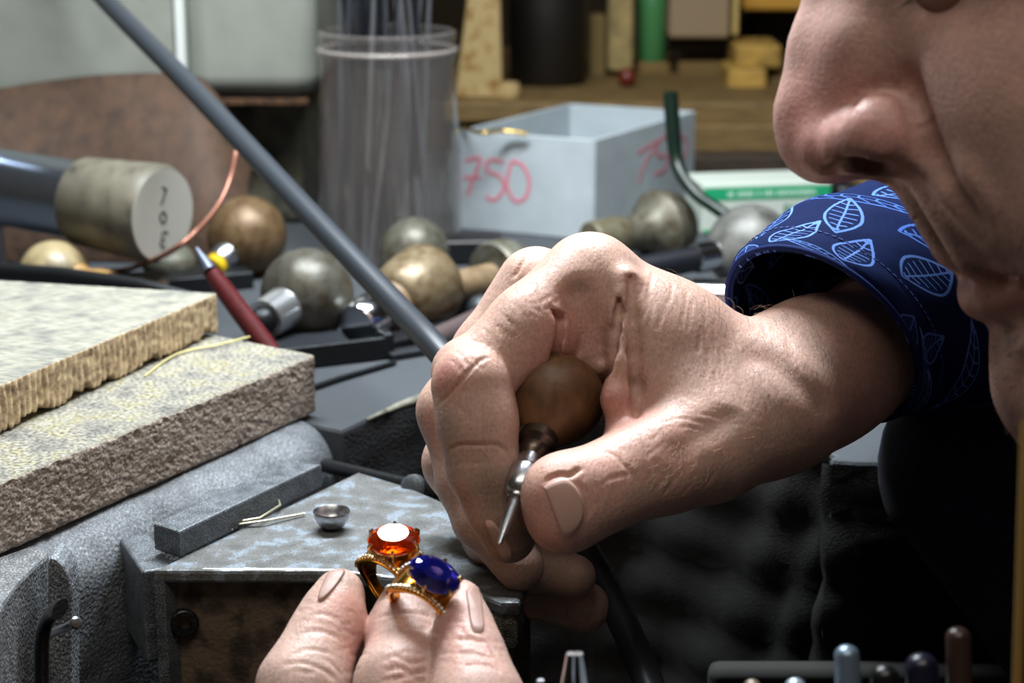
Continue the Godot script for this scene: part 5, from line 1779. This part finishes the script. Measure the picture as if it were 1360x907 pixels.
func paint(m: MB, from: int, base: Color, spots: Array, sd: int) -> void:      # skin colour: blotches, redder knuckles, painted nostril shade
	var n := FastNoiseLite.new()
	n.seed = sd; n.frequency = 130.0; n.fractal_octaves = 4
	var n2 := FastNoiseLite.new()
	n2.seed = sd + 1; n2.frequency = 700.0; n2.fractal_octaves = 2
	m.c.resize(m.v.size())
	var lin := base.srgb_to_linear()
	for k in range(from, m.v.size()):
		var p := m.v[k]
		var q := n.get_noise_3dv(p)
		var g := n2.get_noise_3dv(p)
		var col := lin
		for s in spots:
			var w := exp(-p.distance_squared_to(s[0]) / (s[1] * s[1]))
			if w > 0.02: col = col.lerp((s[2] as Color).srgb_to_linear(), w * s[3])
		var e := 1.0 + q * 0.16 + g * 0.10
		m.c[k] = Color(col.r * e, col.g * (e - q * 0.06), col.b * (e - q * 0.07))

func bounds(f: Field, pad := 0.006) -> AABB:
	var b := AABB(f.gc[0], Vector3.ZERO)
	for j in f.A.size():
		for p in [[f.A[j], f.ra[j]], [f.A[j] + f.BA[j], f.rb[j]]]:
			b = b.expand(p[0] - Vector3.ONE * (p[1] + pad)).expand(p[0] + Vector3.ONE * (p[1] + pad))
	return b

func nail(f: Field, outline: Array, parent: Node3D, called: String, material: Material, t := 0.3, lift := 0.0006) -> void:
	var pts := seen(f, outline, 5, t)
	if pts.size() < 8: return
	var mid := Vector3.ZERO
	for p in pts: mid += p
	mid /= pts.size()
	var m := MB.new()
	var rings := [0.0, 0.25, 0.5, 0.72, 0.88, 1.0]
	for r in rings:
		for p in pts:
			var q: Vector3 = mid.lerp(p, r)
			var g := f.grad(q)
			q -= g * f.d(q)
			m.vert(q + f.grad(q) * (lift * (1.0 if r < 0.9 else -0.5)), g)
	var c := pts.size()
	for r in rings.size() - 1:
		for k in c:
			var a := r * c + k
			var b := r * c + (k + 1) % c
			m.quad(a, b, b + c, a + c)
	m.smooth_all()
	part(called, m, material, parent)

func leaf_cloth() -> ImageTexture:                              # printed cotton: pale blue outlined leaves on navy
	var s := 1024
	var im := Image.create(s, s, false, Image.FORMAT_RGB8)
	im.fill(Color(0.075, 0.12, 0.26))
	var rng := RandomNumberGenerator.new()
	rng.seed = 8
	for y in range(0, s, 2):
		for x in range(0, s, 2):
			var k := rng.randf_range(-0.02, 0.02)
			im.fill_rect(Rect2i(x, y, 2, 1), Color(0.075 + k, 0.12 + k, 0.26 + k * 1.5))
	var dab := func(p: Vector2, w: float, c: Color) -> void:
		im.fill_rect(Rect2i(int(fposmod(p.x - w / 2.0, s)), int(fposmod(p.y - w / 2.0, s)), int(ceil(w)), int(ceil(w))), c)
	for gx in 7:
		for gy in 7:
			var c := Vector2((gx + 0.5 + (gy % 2) * 0.5) * s / 7.0, (gy + 0.5) * s / 7.0) + Vector2(rng.randf_range(-34, 34), rng.randf_range(-30, 30))
			var ang := rng.randf_range(-0.8, 0.8) + (0.5 if gy % 2 else -0.35) + PI / 2.0
			var l := rng.randf_range(92, 118)
			var wd := rng.randf_range(28, 38)
			var ux := Vector2(cos(ang), sin(ang))
			var uy := Vector2(-ux.y, ux.x)
			var ink := Color(0.26, 0.40, 0.70).lerp(Color(0.42, 0.56, 0.82), rng.randf())
			for k in 220:
				var f := k / 219.0
				var o := sin(f * PI) * wd * (1.0 - 0.35 * f)
				var bend := sin(f * 2.0) * 10.0
				var q := c + ux * (f - 0.5) * 2.0 * l + uy * bend
				dab.call(q + uy * o, 3.2, ink)
				dab.call(q - uy * o, 3.2, ink)
				if f > 0.06: dab.call(q, 2.4, ink)
				if k % 26 == 13:
					for v in 26:
						var e := v / 25.0 * 0.72
						dab.call(q + uy * o * e + ux * e * 12.0, 2.2, ink)
						dab.call(q - uy * o * e + ux * e * 12.0, 2.2, ink)
	return ImageTexture.create_from_image(im)

func hairs(roots: Array, m: MB, rng: RandomNumberGenerator, f: Field, lay: Vector3, len0: float, len1: float) -> void:
	for p in roots:
		var g := f.grad(p)
		var d := (lay + Vector3(rng.randf_range(-0.5, 0.5), rng.randf_range(-0.5, 0.5), rng.randf_range(-0.5, 0.5)))
		d = (d - g * d.dot(g)).normalized()
		var l := rng.randf_range(len0, len1)
		var q: Vector3 = p
		tube(m, [q - g * 0.0003, q + g * l * 0.30 + d * l * 0.25, q + g * l * 0.42 + d * l * 0.62, q + g * l * 0.38 + d * l], [0.00005, 0.00004, 0.00003, 0.00001], 3, false)

func build_person() -> void:
	var who := thing("person", "man in navy leaf-print shirt bent low over the bench, holding tool and rings", "person", Vector3(0.35, -0.1, -0.45))
	var skin_bump := ntex(91, 0.045, [[0.0, grey(0.0)], [0.12, grey(0.35)], [0.5, grey(0.9)], [1.0, grey(1.0)]], 2, FastNoiseLite.TYPE_CELLULAR, 512)
	var skin_tone := ntex(92, 0.05, [[0.0, Color(0.72, 0.62, 0.58)], [0.10, Color(0.84, 0.79, 0.77)], [0.35, Color(0.95, 0.93, 0.92)], [1.0, Color(1.0, 1.0, 1.0)]], 2, FastNoiseLite.TYPE_CELLULAR, 512)
	var skin := mat("skin", Color(1, 1, 1), 0.46, 0.0, {"tex": skin_tone, "vc": true, "sss": 0.05, "spec": 0.42, "bump": skin_bump, "relief": 0.014, "scale": Vector3(44, 28, 36)})
	var m := MB.new()
	var t0 := Time.get_ticks_msec()
	# --- right hand
	var rh := right_hand_field()
	var b := bounds(rh)
	b.end.x = 0.114
	rh.skin(0.00075, b.position, b.end, m)
	relax(m, 0, rh)
	mesh_normals(m)
	var folds := [
		[[[581, 536], [594, 526], [610, 508], [626, 489], [642, 476], [652, 476]], 0.00045, 0.0007],
		[[[592, 601], [608, 592], [629, 591], [649, 591], [663, 592], [674, 602], [682, 617]], 0.0005, 0.0006],
		[[[601, 620], [617, 613], [628, 617], [649, 610]], 0.0004, 0.0003],
		[[[603, 536], [617, 548], [628, 566]], 0.0004, 0.0003],
		[[[720, 643], [731, 634], [745, 630], [757, 631], [766, 625], [776, 620]], 0.0006, 0.0010],
		[[[799, 598], [815, 604], [827, 616], [838, 628]], 0.0005, 0.0003],
		[[[807, 638], [823, 632], [840, 630]], 0.0005, 0.0004],
		[[[830, 615], [842, 632], [846, 650]], 0.0005, 0.0004],
		[[[815, 640], [818, 655], [822, 668]], 0.0004, 0.0003],
		[[[765, 640], [776, 652], [783, 670], [782, 690]], 0.0006, 0.0005],
		[[[790, 640], [797, 655], [798, 672]], 0.0004, 0.0003],
		[[[866, 567], [882, 561], [899, 556], [919, 557], [943, 561]], 0.0004, 0.00022],
		[[[893, 558], [899, 548], [906, 538]], 0.0004, 0.0002],
		[[[925, 548], [945, 550], [963, 553]], 0.0004, 0.0002],
		[[[899, 568], [917, 565], [927, 569]], 0.0004, 0.0002],
		[[[967, 535], [959, 560], [930, 578], [907, 598], [878, 612]], 0.0040, 0.0012],
		[[[975, 470], [1015, 478], [1050, 500], [1085, 530], [1100, 560]], 0.0040, 0.0012],
		[[[846, 372], [838, 368], [828, 366]], 0.0004, 0.0004],
		[[[735, 390], [722, 398], [715, 404]], 0.0004, 0.0003],
		[[[745, 395], [733, 405], [722, 412]], 0.0004, 0.0003],
		[[[706, 327], [702, 338], [692, 352], [680, 372]], 0.0007, 0.0007],
		[[[720, 725], [735, 735], [748, 740]], 0.0005, 0.0004],
	]
	var wr := RandomNumberGenerator.new()
	wr.seed = 12
	for k in 46:                                               # the fan of fine lines across the back of the hand
		var x := 846.0 + wr.randf() * 230.0
		var y := 352.0 + (x - 846.0) * 0.30 + wr.randf_range(0, 120)
		var l := wr.randf_range(22, 60)
		var lean := lerpf(-0.35, 0.55, (x - 846.0) / 230.0) + wr.randf_range(-0.15, 0.15)
		folds.append([[[x, y], [x + l * lean * 0.45 + wr.randf_range(-2, 2), y + l * 0.5], [x + l * lean, y + l]], 0.00045, wr.randf_range(0.00012, 0.00030)])
	for k in 30:                                               # lines across the thumb's root and its end joint
		var x := wr.randf_range(800, 960)
		var y := 560.0 + (x - 800.0) * 0.1 + wr.randf_range(-10, 70)
		var l := wr.randf_range(18, 44)
		var lean := wr.randf_range(-0.9, 0.3)
		folds.append([[[x, y], [x + l * lean * 0.5, y + l * 0.4], [x + l * lean, y + l * 0.7]], 0.00042, wr.randf_range(0.0001, 0.0002)])
	for k in 34:                                               # knuckle lines of the index finger
		var f := wr.randf()
		var x := lerpf(600, 790, f) + wr.randf_range(-18, 18)
		var y := lerpf(470, 350, f) + wr.randf_range(-16, 34)
		var l := wr.randf_range(14, 34)
		folds.append([[[x, y], [x + l * 0.4, y + l * 0.3 + wr.randf_range(-2, 2)], [x + l * 0.7, y + l * 0.75]], 0.0004, wr.randf_range(0.0001, 0.00024)])
	for c in folds: crease(m, 0, seen(rh, c[0]), c[1], c[2], 0.12)
	mesh_normals(m)
	var on_skin := func(px: float, py: float) -> Vector3: return rh.hit(CAM, ray(px, py).normalized(), 0.3)
	var pink := Color(0.76, 0.47, 0.43)
	var grime := Color(0.40, 0.35, 0.31)
	paint(m, 0, Color(0.785, 0.665, 0.61), [
		[on_skin.call(590, 498), 0.0065, pink, 0.6], [on_skin.call(750, 450), 0.012, pink, 0.5], [on_skin.call(812, 540), 0.008, pink, 0.55],
		[on_skin.call(575, 570), 0.007, pink, 0.4], [on_skin.call(850, 560), 0.010, pink, 0.25], [on_skin.call(715, 690), 0.010, pink, 0.4], [on_skin.call(800, 650), 0.012, pink, 0.25],
		[on_skin.call(592, 560), 0.004, Color(0.55, 0.52, 0.50), 0.5], [on_skin.call(600, 620), 0.005, Color(0.55, 0.52, 0.50), 0.4],
		[on_skin.call(668, 672), 0.008, grime, 0.6], [on_skin.call(690, 720), 0.007, grime, 0.7], [on_skin.call(650, 650), 0.007, grime, 0.4],
		[on_skin.call(900, 610), 0.012, Color(0.62, 0.42, 0.36), 0.4], [on_skin.call(760, 790), 0.02, grime, 0.3]], 5)
	print("hand ", m.v.size(), " ", Time.get_ticks_msec() - t0)
	# --- left hand
	var lh := left_hand_field()
	b = bounds(lh)
	b.end.y = maxf(b.end.y, 0.0)
	var s := m.v.size()
	lh.skin(0.0009, b.position.max(Vector3(-1, -0.10, -1)), b.end, m)
	relax(m, s, lh)
	mesh_normals(m)
	var lines := [[[[494, 848], [515, 838], [555, 835], [588, 844]], 0.0006, 0.0005], [[[498, 822], [520, 815], [560, 815], [588, 824]], 0.0006, 0.0005], [[[500, 880], [525, 872], [548, 880], [575, 874]], 0.0005, 0.0004],
		[[[508, 893], [530, 886], [545, 894], [570, 890]], 0.0005, 0.0005], [[[515, 872], [540, 866], [570, 868]], 0.0004, 0.0003], [[[520, 903], [540, 898], [562, 904]], 0.0004, 0.0004], [[[497, 800], [520, 792], [560, 792]], 0.0004, 0.0003],
		[[[378, 858], [400, 842], [425, 838], [455, 850]], 0.0005, 0.0004], [[[385, 872], [410, 862], [440, 868]], 0.0005, 0.0004], [[[408, 822], [425, 815], [455, 824]], 0.0005, 0.0003], [[[370, 885], [400, 880], [430, 890], [448, 905]], 0.0005, 0.0004], [[[420, 870], [440, 880], [456, 900]], 0.0004, 0.0003],
		[[[604, 850], [625, 848], [645, 856]], 0.0006, 0.0006], [[[606, 868], [630, 868], [656, 876]], 0.0005, 0.0005], [[[612, 885], [640, 882], [668, 892]], 0.0005, 0.0005], [[[640, 850], [652, 858], [660, 875]], 0.0005, 0.0004], [[[610, 830], [618, 845], [622, 860]], 0.0005, 0.0004]]
	var wl := RandomNumberGenerator.new()
	wl.seed = 21
	for k in 60:
		var x := wl.randf_range(370, 660)
		var y := wl.randf_range(800, 905)
		lines.append([[[x, y], [x + wl.randf_range(6, 12), y + wl.randf_range(-4, 3)], [x + wl.randf_range(14, 26), y + wl.randf_range(-5, 5)]], 0.0004, wl.randf_range(0.0001, 0.00022)])
	for c in lines: crease(m, s, seen(lh, c[0]), c[1], c[2], 0.12)
	mesh_normals(m)
	var on_left := func(px: float, py: float) -> Vector3: return lh.hit(CAM, ray(px, py).normalized(), 0.3)
	paint(m, s, Color(0.80, 0.69, 0.645), [[on_left.call(460, 800), 0.007, Color(0.76, 0.50, 0.46), 0.45], [on_left.call(475, 850), 0.008, Color(0.72, 0.46, 0.42), 0.5], [on_left.call(600, 820), 0.009, Color(0.72, 0.48, 0.45), 0.5], [on_left.call(640, 870), 0.010, Color(0.74, 0.50, 0.46), 0.35], [on_left.call(540, 895), 0.008, Color(0.74, 0.52, 0.48), 0.4], [on_left.call(450, 762), 0.004, Color(0.55, 0.50, 0.44), 0.5]], 6)
	print("left ", m.v.size(), " ", Time.get_ticks_msec() - t0)
	# --- head
	var hf := head_field()
	b = bounds(hf)
	s = m.v.size()
	hf.skin(0.0017, b.position, b.end, m)
	relax(m, s, hf)
	mesh_normals(m)
	var face_lines := [
		[[[1200, 78], [1216, 118], [1228, 160], [1243, 205], [1258, 247], [1286, 284], [1320, 322]], 0.0030, 0.0034, 0.15],
		[[[1106, 172], [1130, 140], [1160, 121], [1194, 123], [1222, 156]], 0.0018, 0.0010, 0.05],
		[[[1096, 232], [1116, 221], [1138, 214], [1160, 217], [1184, 226]], 0.0013, 0.0040, 0.0],
		[[[1104, 230], [1130, 219], [1156, 219], [1176, 225]], 0.0013, 0.0035, 0.0],
		[[[1276, 357], [1300, 361], [1328, 368], [1362, 377], [1390, 384]], 0.0010, 0.0026, 0.1],
		[[[1170, 240], [1200, 238], [1232, 232], [1250, 236]], 0.0014, 0.0012, 0.0],
		[[[1330, 452], [1350, 440], [1375, 436]], 0.0025, 0.0012, 0.0],
	]
	for c in face_lines: crease(m, s, seen(hf, c[0], 4, 0.2), c[1], c[2], c[3])
	mesh_normals(m)
	var on_face := func(px: float, py: float) -> Vector3: return hf.hit(CAM, ray(px, py).normalized(), 0.2)
	var beard := Color(0.50, 0.42, 0.375)
	paint(m, s, Color(0.82, 0.68, 0.64), [
		[on_face.call(1060, 190), 0.013, Color(0.78, 0.52, 0.49), 0.55], [on_face.call(1160, 185), 0.012, Color(0.76, 0.53, 0.52), 0.5], [on_face.call(1090, 120), 0.014, Color(0.78, 0.56, 0.53), 0.4],
		[on_face.call(1130, 224), 0.005, Color(0.30, 0.17, 0.15), 0.85], [on_face.call(1158, 222), 0.005, Color(0.30, 0.17, 0.15), 0.85],  # nostril shade painted into the skin colour
		[on_face.call(1205, 275), 0.008, beard, 0.75], [on_face.call(1235, 305), 0.008, beard, 0.8], [on_face.call(1265, 325), 0.008, beard, 0.8], [on_face.call(1310, 335), 0.009, beard, 0.6], [on_face.call(1345, 350), 0.008, beard, 0.5],
		[on_face.call(1300, 382), 0.0045, Color(0.66, 0.38, 0.36), 0.8], [on_face.call(1330, 384), 0.0055, Color(0.66, 0.38, 0.36), 0.8], [on_face.call(1355, 390), 0.005, Color(0.66, 0.38, 0.36), 0.7],
		[on_face.call(1335, 440), 0.010, beard, 0.5], [on_face.call(1350, 520), 0.014, Color(0.60, 0.50, 0.48), 0.6]], 7)
	print("head ", m.v.size(), " ", Time.get_ticks_msec() - t0)
	part("body", m, skin, who)
	# --- fine hair on wrist and fingers, stubble
	var hr := RandomNumberGenerator.new()
	hr.seed = 33
	var tuft := MB.new()
	var roots := []
	for k in 560:
		var x := hr.randf_range(880, 1180)
		var y := hr.randf_range(350, 600)
		var edge := 415.0 - maxf(0.0, x - 1000.0) * 0.28 if x > 1000.0 else 345.0 + (x - 850.0) * 0.48
		if hr.randf() > exp(-maxf(0.0, y - edge) / 75.0): continue
		var h := rh.hit(CAM, ray(x, y).normalized(), 0.3)
		if h != CAM: roots.append(h)
	hairs(roots, tuft, hr, rh, cam_basis * Vector3(-0.7, 0.45, 0.2), 0.003, 0.007)
	roots = []
	for k in 90:
		var f := hr.randf()
		var h := rh.hit(CAM, ray(lerpf(640, 720, f) + hr.randf_range(-25, 25), lerpf(470, 370, f) + hr.randf_range(-25, 25)).normalized(), 0.3)
		if h != CAM: roots.append(h)
	for k in 60:
		var h := rh.hit(CAM, ray(hr.randf_range(840, 960), hr.randf_range(570, 640)).normalized(), 0.3)
		if h != CAM: roots.append(h)
	hairs(roots, tuft, hr, rh, cam_basis * Vector3(-0.6, -0.5, 0.2), 0.002, 0.005)
	stuff(part("arm_hair", tuft, mat("fine brown hair", Color(0.66, 0.54, 0.43), 0.5), who))
	var bristle := MB.new()
	roots = []
	for k in 1500:
		var x := hr.randf_range(1172, 1360)
		var y := hr.randf_range(245, 600)
		if y < 345.0 and (x - 1172.0) * 0.9 + 232.0 > y + 105.0: continue
		if y > 345.0 and y < 425.0: continue
		var h := hf.hit(CAM, ray(x, y).normalized(), 0.2)
		if h != CAM: roots.append(h)
	for p in roots:
		var g := hf.grad(p)
		var d: Vector3 = (g + cam_basis * Vector3(hr.randf_range(-0.2, 0.5), -0.8 + hr.randf_range(-0.3, 0.3), 0)).normalized()
		tube(bristle, [p - g * 0.0001, p + d * hr.randf_range(0.0004, 0.0010)], [0.00007, 0.00004], 3, false)
	stuff(part("stubble", bristle, mat("grey stubble", Color(0.30, 0.27, 0.25), 0.5), who))
	# --- nails
	var nailm := mat("fingernail", Color(0.735, 0.60, 0.555), 0.36, 0.0, {"spec": 0.45})
	var nail_shaded := mat("shaded fingernail", Color(0.64, 0.52, 0.48), 0.42, 0.0, {"spec": 0.35})  # left nails: nail colour darkened, shade put into the albedo
	nail(rh, [[721, 646], [726, 642], [737, 637], [749, 634], [757, 637], [765, 645], [773, 659], [777, 675], [775, 691], [767, 705], [757, 713], [748, 712], [738, 689], [730, 668]], who, "thumbnail", nailm)
	nail(rh, [[643, 690], [655, 692], [672, 716], [682, 738], [670, 745], [656, 722]], who, "fingernail", nailm)
	nail(lh, [[437, 760], [448, 757], [459, 758], [453, 770], [441, 786], [429, 798], [421, 799], [425, 784]], who, "fingernail", nail_shaded)
	nail(lh, [[618, 784], [626, 776], [635, 782], [640, 810], [643, 838], [634, 842], [626, 836], [621, 808]], who, "thumbnail", nail_shaded)
	# --- lowered eyelids, lashes, brows, ear, hair
	var lid := mat("eyelid skin", Color(0.66, 0.50, 0.45), 0.5, 0.0, {"sss": 0.05, "bump": skin_bump, "relief": 0.01, "scale": 40.0})
	var lash := MB.new()
	var brow := MB.new()
	for sd in [1.0, -1.0]:
		m = MB.new()
		var ec := at(1270, -34, 0.45 - 0.0305 * sd)
		lathe(m, arc(0, 0, 0.0112, -90, 90, 20), Transform3D(Basis(Vector3.RIGHT, 0.4), ec), 32)
		part("eyelid", m, lid, who)
		for k in 40:
			var g := lerpf(-1.1, 1.0, k / 39.0)
			var out := (cam_basis * Vector3(-cos(g) * 0.85, -0.42, sin(g) * sd * 0.9)).normalized()
			var q := ec + out * 0.0112
			tube(lash, [q, q + out * 0.003 + Vector3(0, -0.001, 0), q + out * 0.006 + Vector3(0, -0.001, 0)], [0.00008, 0.00006, 0.00003], 3, false)
		for k in 160:
			var f := hr.randf()
			var q := at(lerpf(1175, 1400, f), -108 + hr.randf_range(-22, 14), 0.45 - lerpf(0.012, 0.042, f) * sd)
			q -= hf.grad(q) * hf.d(q)
			var gg := hf.grad(q)
			var dd: Vector3 = (cam_basis * Vector3(0.8, 0.35, -0.4 * sd) + gg * 0.4).normalized()
			tube(brow, [q, q + dd * 0.004 + gg * 0.001, q + dd * 0.008], [0.00009, 0.00007, 0.00003], 3, false)
	var brown := mat("greying brown hair", Color(0.33, 0.27, 0.22), 0.55)
	stuff(part("eyelash", lash, brown, who))
	stuff(part("eyebrow", brow, brown, who))
	var ef := Field.new()
	ef.group(0.003)
	for k in 8:
		var g0 := deg_to_rad(-150.0 + 36.0 * k)
		var g1 := deg_to_rad(-114.0 + 36.0 * k)
		var e0 := at(1765 + 110 * cos(g0), 70 + 165 * sin(g0), 0.366)
		var e1 := at(1765 + 110 * cos(g1), 70 + 165 * sin(g1), 0.366)
		ef.bone(e0, e1, 0.0045, 0.0045, 0.003)
	ef.bone(at(1780, 20, 0.373), at(1790, 120, 0.373), 0.013, 0.011, 0.004)
	ef.bone(at(1760, 225, 0.368), at(1755, 245, 0.368), 0.0075, 0.006, 0.004)
	ef.close()
	m = MB.new()
	b = bounds(ef)
	ef.skin(0.0016, b.position, b.end, m)
	mesh_normals(m)
	paint(m, 0, Color(0.80, 0.62, 0.57), [], 9)
	part("ear", m, skin, who)
	var cap := Field.new()
	cap.group(0.02)
	chain(cap, [mm(1560, -215, 0.45, 74), mm(1800, -170, 0.45, 84)], 0.02)
	chain(cap, [mm(1860, -60, 0.45, 74), mm(1900, 200, 0.46, 60)], 0.02)
	cap.close()
	m = MB.new()
	b = bounds(cap)
	cap.skin(0.004, b.position, b.end, m)
	relax(m, 0, cap)
	mesh_normals(m)
	part("hair", m, mat("short brown hair", Color(0.30, 0.245, 0.20), 0.7, 0.0, {"tex": ntex(97, 0.04, [[0.0, grey(0.4)], [1.0, grey(1.0)]], 3, FastNoiseLite.TYPE_SIMPLEX_SMOOTH, 256, 4.0), "bump": M.fine, "relief": 0.08, "scale": Vector3(30, 8, 30)}), who)
	# --- sleeve
	var cloth_tex := leaf_cloth()
	var weave := ntex(95, 0.25, [[0.0, grey(0.0)], [1.0, grey(1.0)]], 2, FastNoiseLite.TYPE_CELLULAR, 256)
	var cloth := mat("navy leaf-print cotton", Color(1, 1, 1), 0.85, 0.0, {"tex": cloth_tex, "spec": 0.15})
	var axes := []
	var px := 0.53 / fpx
	var A0 := (cam_basis * Vector3(109, -104, 0)) * px
	var B0 := (cam_basis * Vector3(52, 55, 120)) * px
	var rings := [[at(1091, 446, 0.532), A0, B0], [at(1106, 432, 0.537), A0 * 1.05, B0 * 1.05], [at(1160, 412, 0.552), A0 * 1.16 + Vector3(0, -0.003, 0), B0 * 1.12], [at(1240, 395, 0.572), A0 * 1.35, B0 * 1.22], [at(1330, 385, 0.60), A0 * 1.6, B0 * 1.4], [at(1450, 370, 0.64), A0 * 1.9, B0 * 1.7], [at(1650, 345, 0.70), A0 * 2.0, B0 * 1.9]]
	m = MB.new()
	var around_n := 72
	var per := 8
	var list := []
	for k in rings.size() - 1:
		for q in per:
			var f := float(q) / per
			var e := []
			for z in 3: e.append((rings[k][z] as Vector3).cubic_interpolate(rings[k + 1][z], rings[maxi(k - 1, 0)][z], rings[mini(k + 2, rings.size() - 1)][z], f))
			list.append(e)
	list.append(rings[-1])
	var rows := []
	for k in range(list.size() - 1, -1, -1): rows.append([list[k], 0.93, k])
	rows.append([list[0], 0.955, 0]); rows.append([[list[0][0] + (list[0][0] - list[1][0]) * 0.25, list[0][1], list[0][2]], 0.985, 0])
	for k in list.size(): rows.append([list[k], 1.0, k])
	var nz := FastNoiseLite.new()
	nz.seed = 4; nz.frequency = 26.0
	var vlen := 0.0
	for r in rows.size():
		var e: Array = rows[r][0]
		vlen = rows[r][2] * 0.0052
		for j in around_n + 1:
			var g := TAU * j / around_n
			var dir: Vector3 = e[1] * cos(g) + e[2] * sin(g)
			var p: Vector3 = e[0] + dir * rows[r][1]
			var hem := exp(-pow((rows[r][2] - 9.0) / 0.8, 2.0)) * 0.0004 + exp(-pow((rows[r][2] - 1.5) / 0.6, 2.0)) * 0.0004
			p += dir.normalized() * (nz.get_noise_3dv(p) * 0.0016 * minf(1.0, rows[r][2] / 6.0) - hem)
			m.vert(p, dir.normalized(), Vector2(float(j) / around_n, vlen / 0.19))
	for r in rows.size() - 1:
		for j in around_n:
			var q := r * (around_n + 1) + j
			m.i.append_array(PackedInt32Array([q, q + 1, q + around_n + 1, q + 1, q + around_n + 2, q + around_n + 1]))
	mesh_normals(m)
	if m.n[-1].dot(m.v[-1] - (list[-1][0] as Vector3)) < 0.0: turn_over(m)
	part("sleeve", m, cloth, who)
	m = MB.new()
	var rim := []
	for j in around_n + 1:
		var g := TAU * j / around_n
		rim.append(list[0][0] + (list[0][1] * cos(g) + list[0][2] * sin(g)) * 0.985 + (list[0][0] - list[1][0]) * 0.2)
	tube(m, rim, 0.0008, 8, false)
	part("cuff_piping", m, mat("navy piping", Color(0.10, 0.15, 0.33), 0.8, 0.0, {"spec": 0.2}), who)
	m = MB.new()
	for j in 96:
		var pts := []
		for q in 3:
			var g := TAU * (j + q * 0.3) / 96.0
			pts.append(list[9][0] + (list[9][1] * cos(g) + list[9][2] * sin(g)) * 1.004)
		tube(m, pts, 0.0002, 4, false)
	stuff(part("cuff_stitching", m, mat("blue thread", Color(0.22, 0.30, 0.55), 0.8), who))
	# --- shirt body
	var sf := Field.new()
	sf.group(0.03)
	sf.bone(at(1560, 360, 0.68), Vector3(0.36, 0.0, -0.70), 0.046, 0.062, 0.03)
	sf.bone(Vector3(0.36, 0.0, -0.70), Vector3(0.42, -0.04, -0.56), 0.062, 0.075, 0.03)
	sf.bone(Vector3(0.42, -0.05, -0.56), Vector3(0.45, -0.07, -0.30), 0.08, 0.08, 0.03)
	sf.bone(Vector3(0.37, -0.12, -0.45), Vector3(0.50, -0.60, -0.38), 0.13, 0.17, 0.05)
	sf.bone(Vector3(0.40, -0.12, -0.34), Vector3(0.50, -0.60, -0.32), 0.13, 0.17, 0.05)
	sf.bone(Vector3(0.45, -0.07, -0.30), Vector3(0.30, -0.26, -0.22), 0.07, 0.06, 0.03)
	sf.bone(Vector3(0.30, -0.26, -0.22), at(720, 1950, 0.41), 0.058, 0.048, 0.03)
	sf.bone(at(2060, 670, 0.45), at(2300, 800, 0.45), 0.068, 0.10, 0.03)
	sf.bone(Vector3(0.315, -0.015, -0.43), Vector3(0.42, -0.10, -0.42), 0.078, 0.13, 0.04)
	sf.bone(at(1305, 622, 0.60), Vector3(0.36, -0.12, -0.45), 0.034, 0.13, 0.03)
	sf.close()
	m = MB.new()
	b = bounds(sf, 0.02)
	sf.skin(0.009, b.position, b.end, m)
	relax(m, 0, sf)
	mesh_normals(m)
	part("shirt", m, mat("navy shirt", Color(0.20, 0.24, 0.38), 0.85, 0.0, {"tex": cloth_tex, "scale": 5.0}), who)  # sleeve print tinted darker, shade of the torso put into the colour
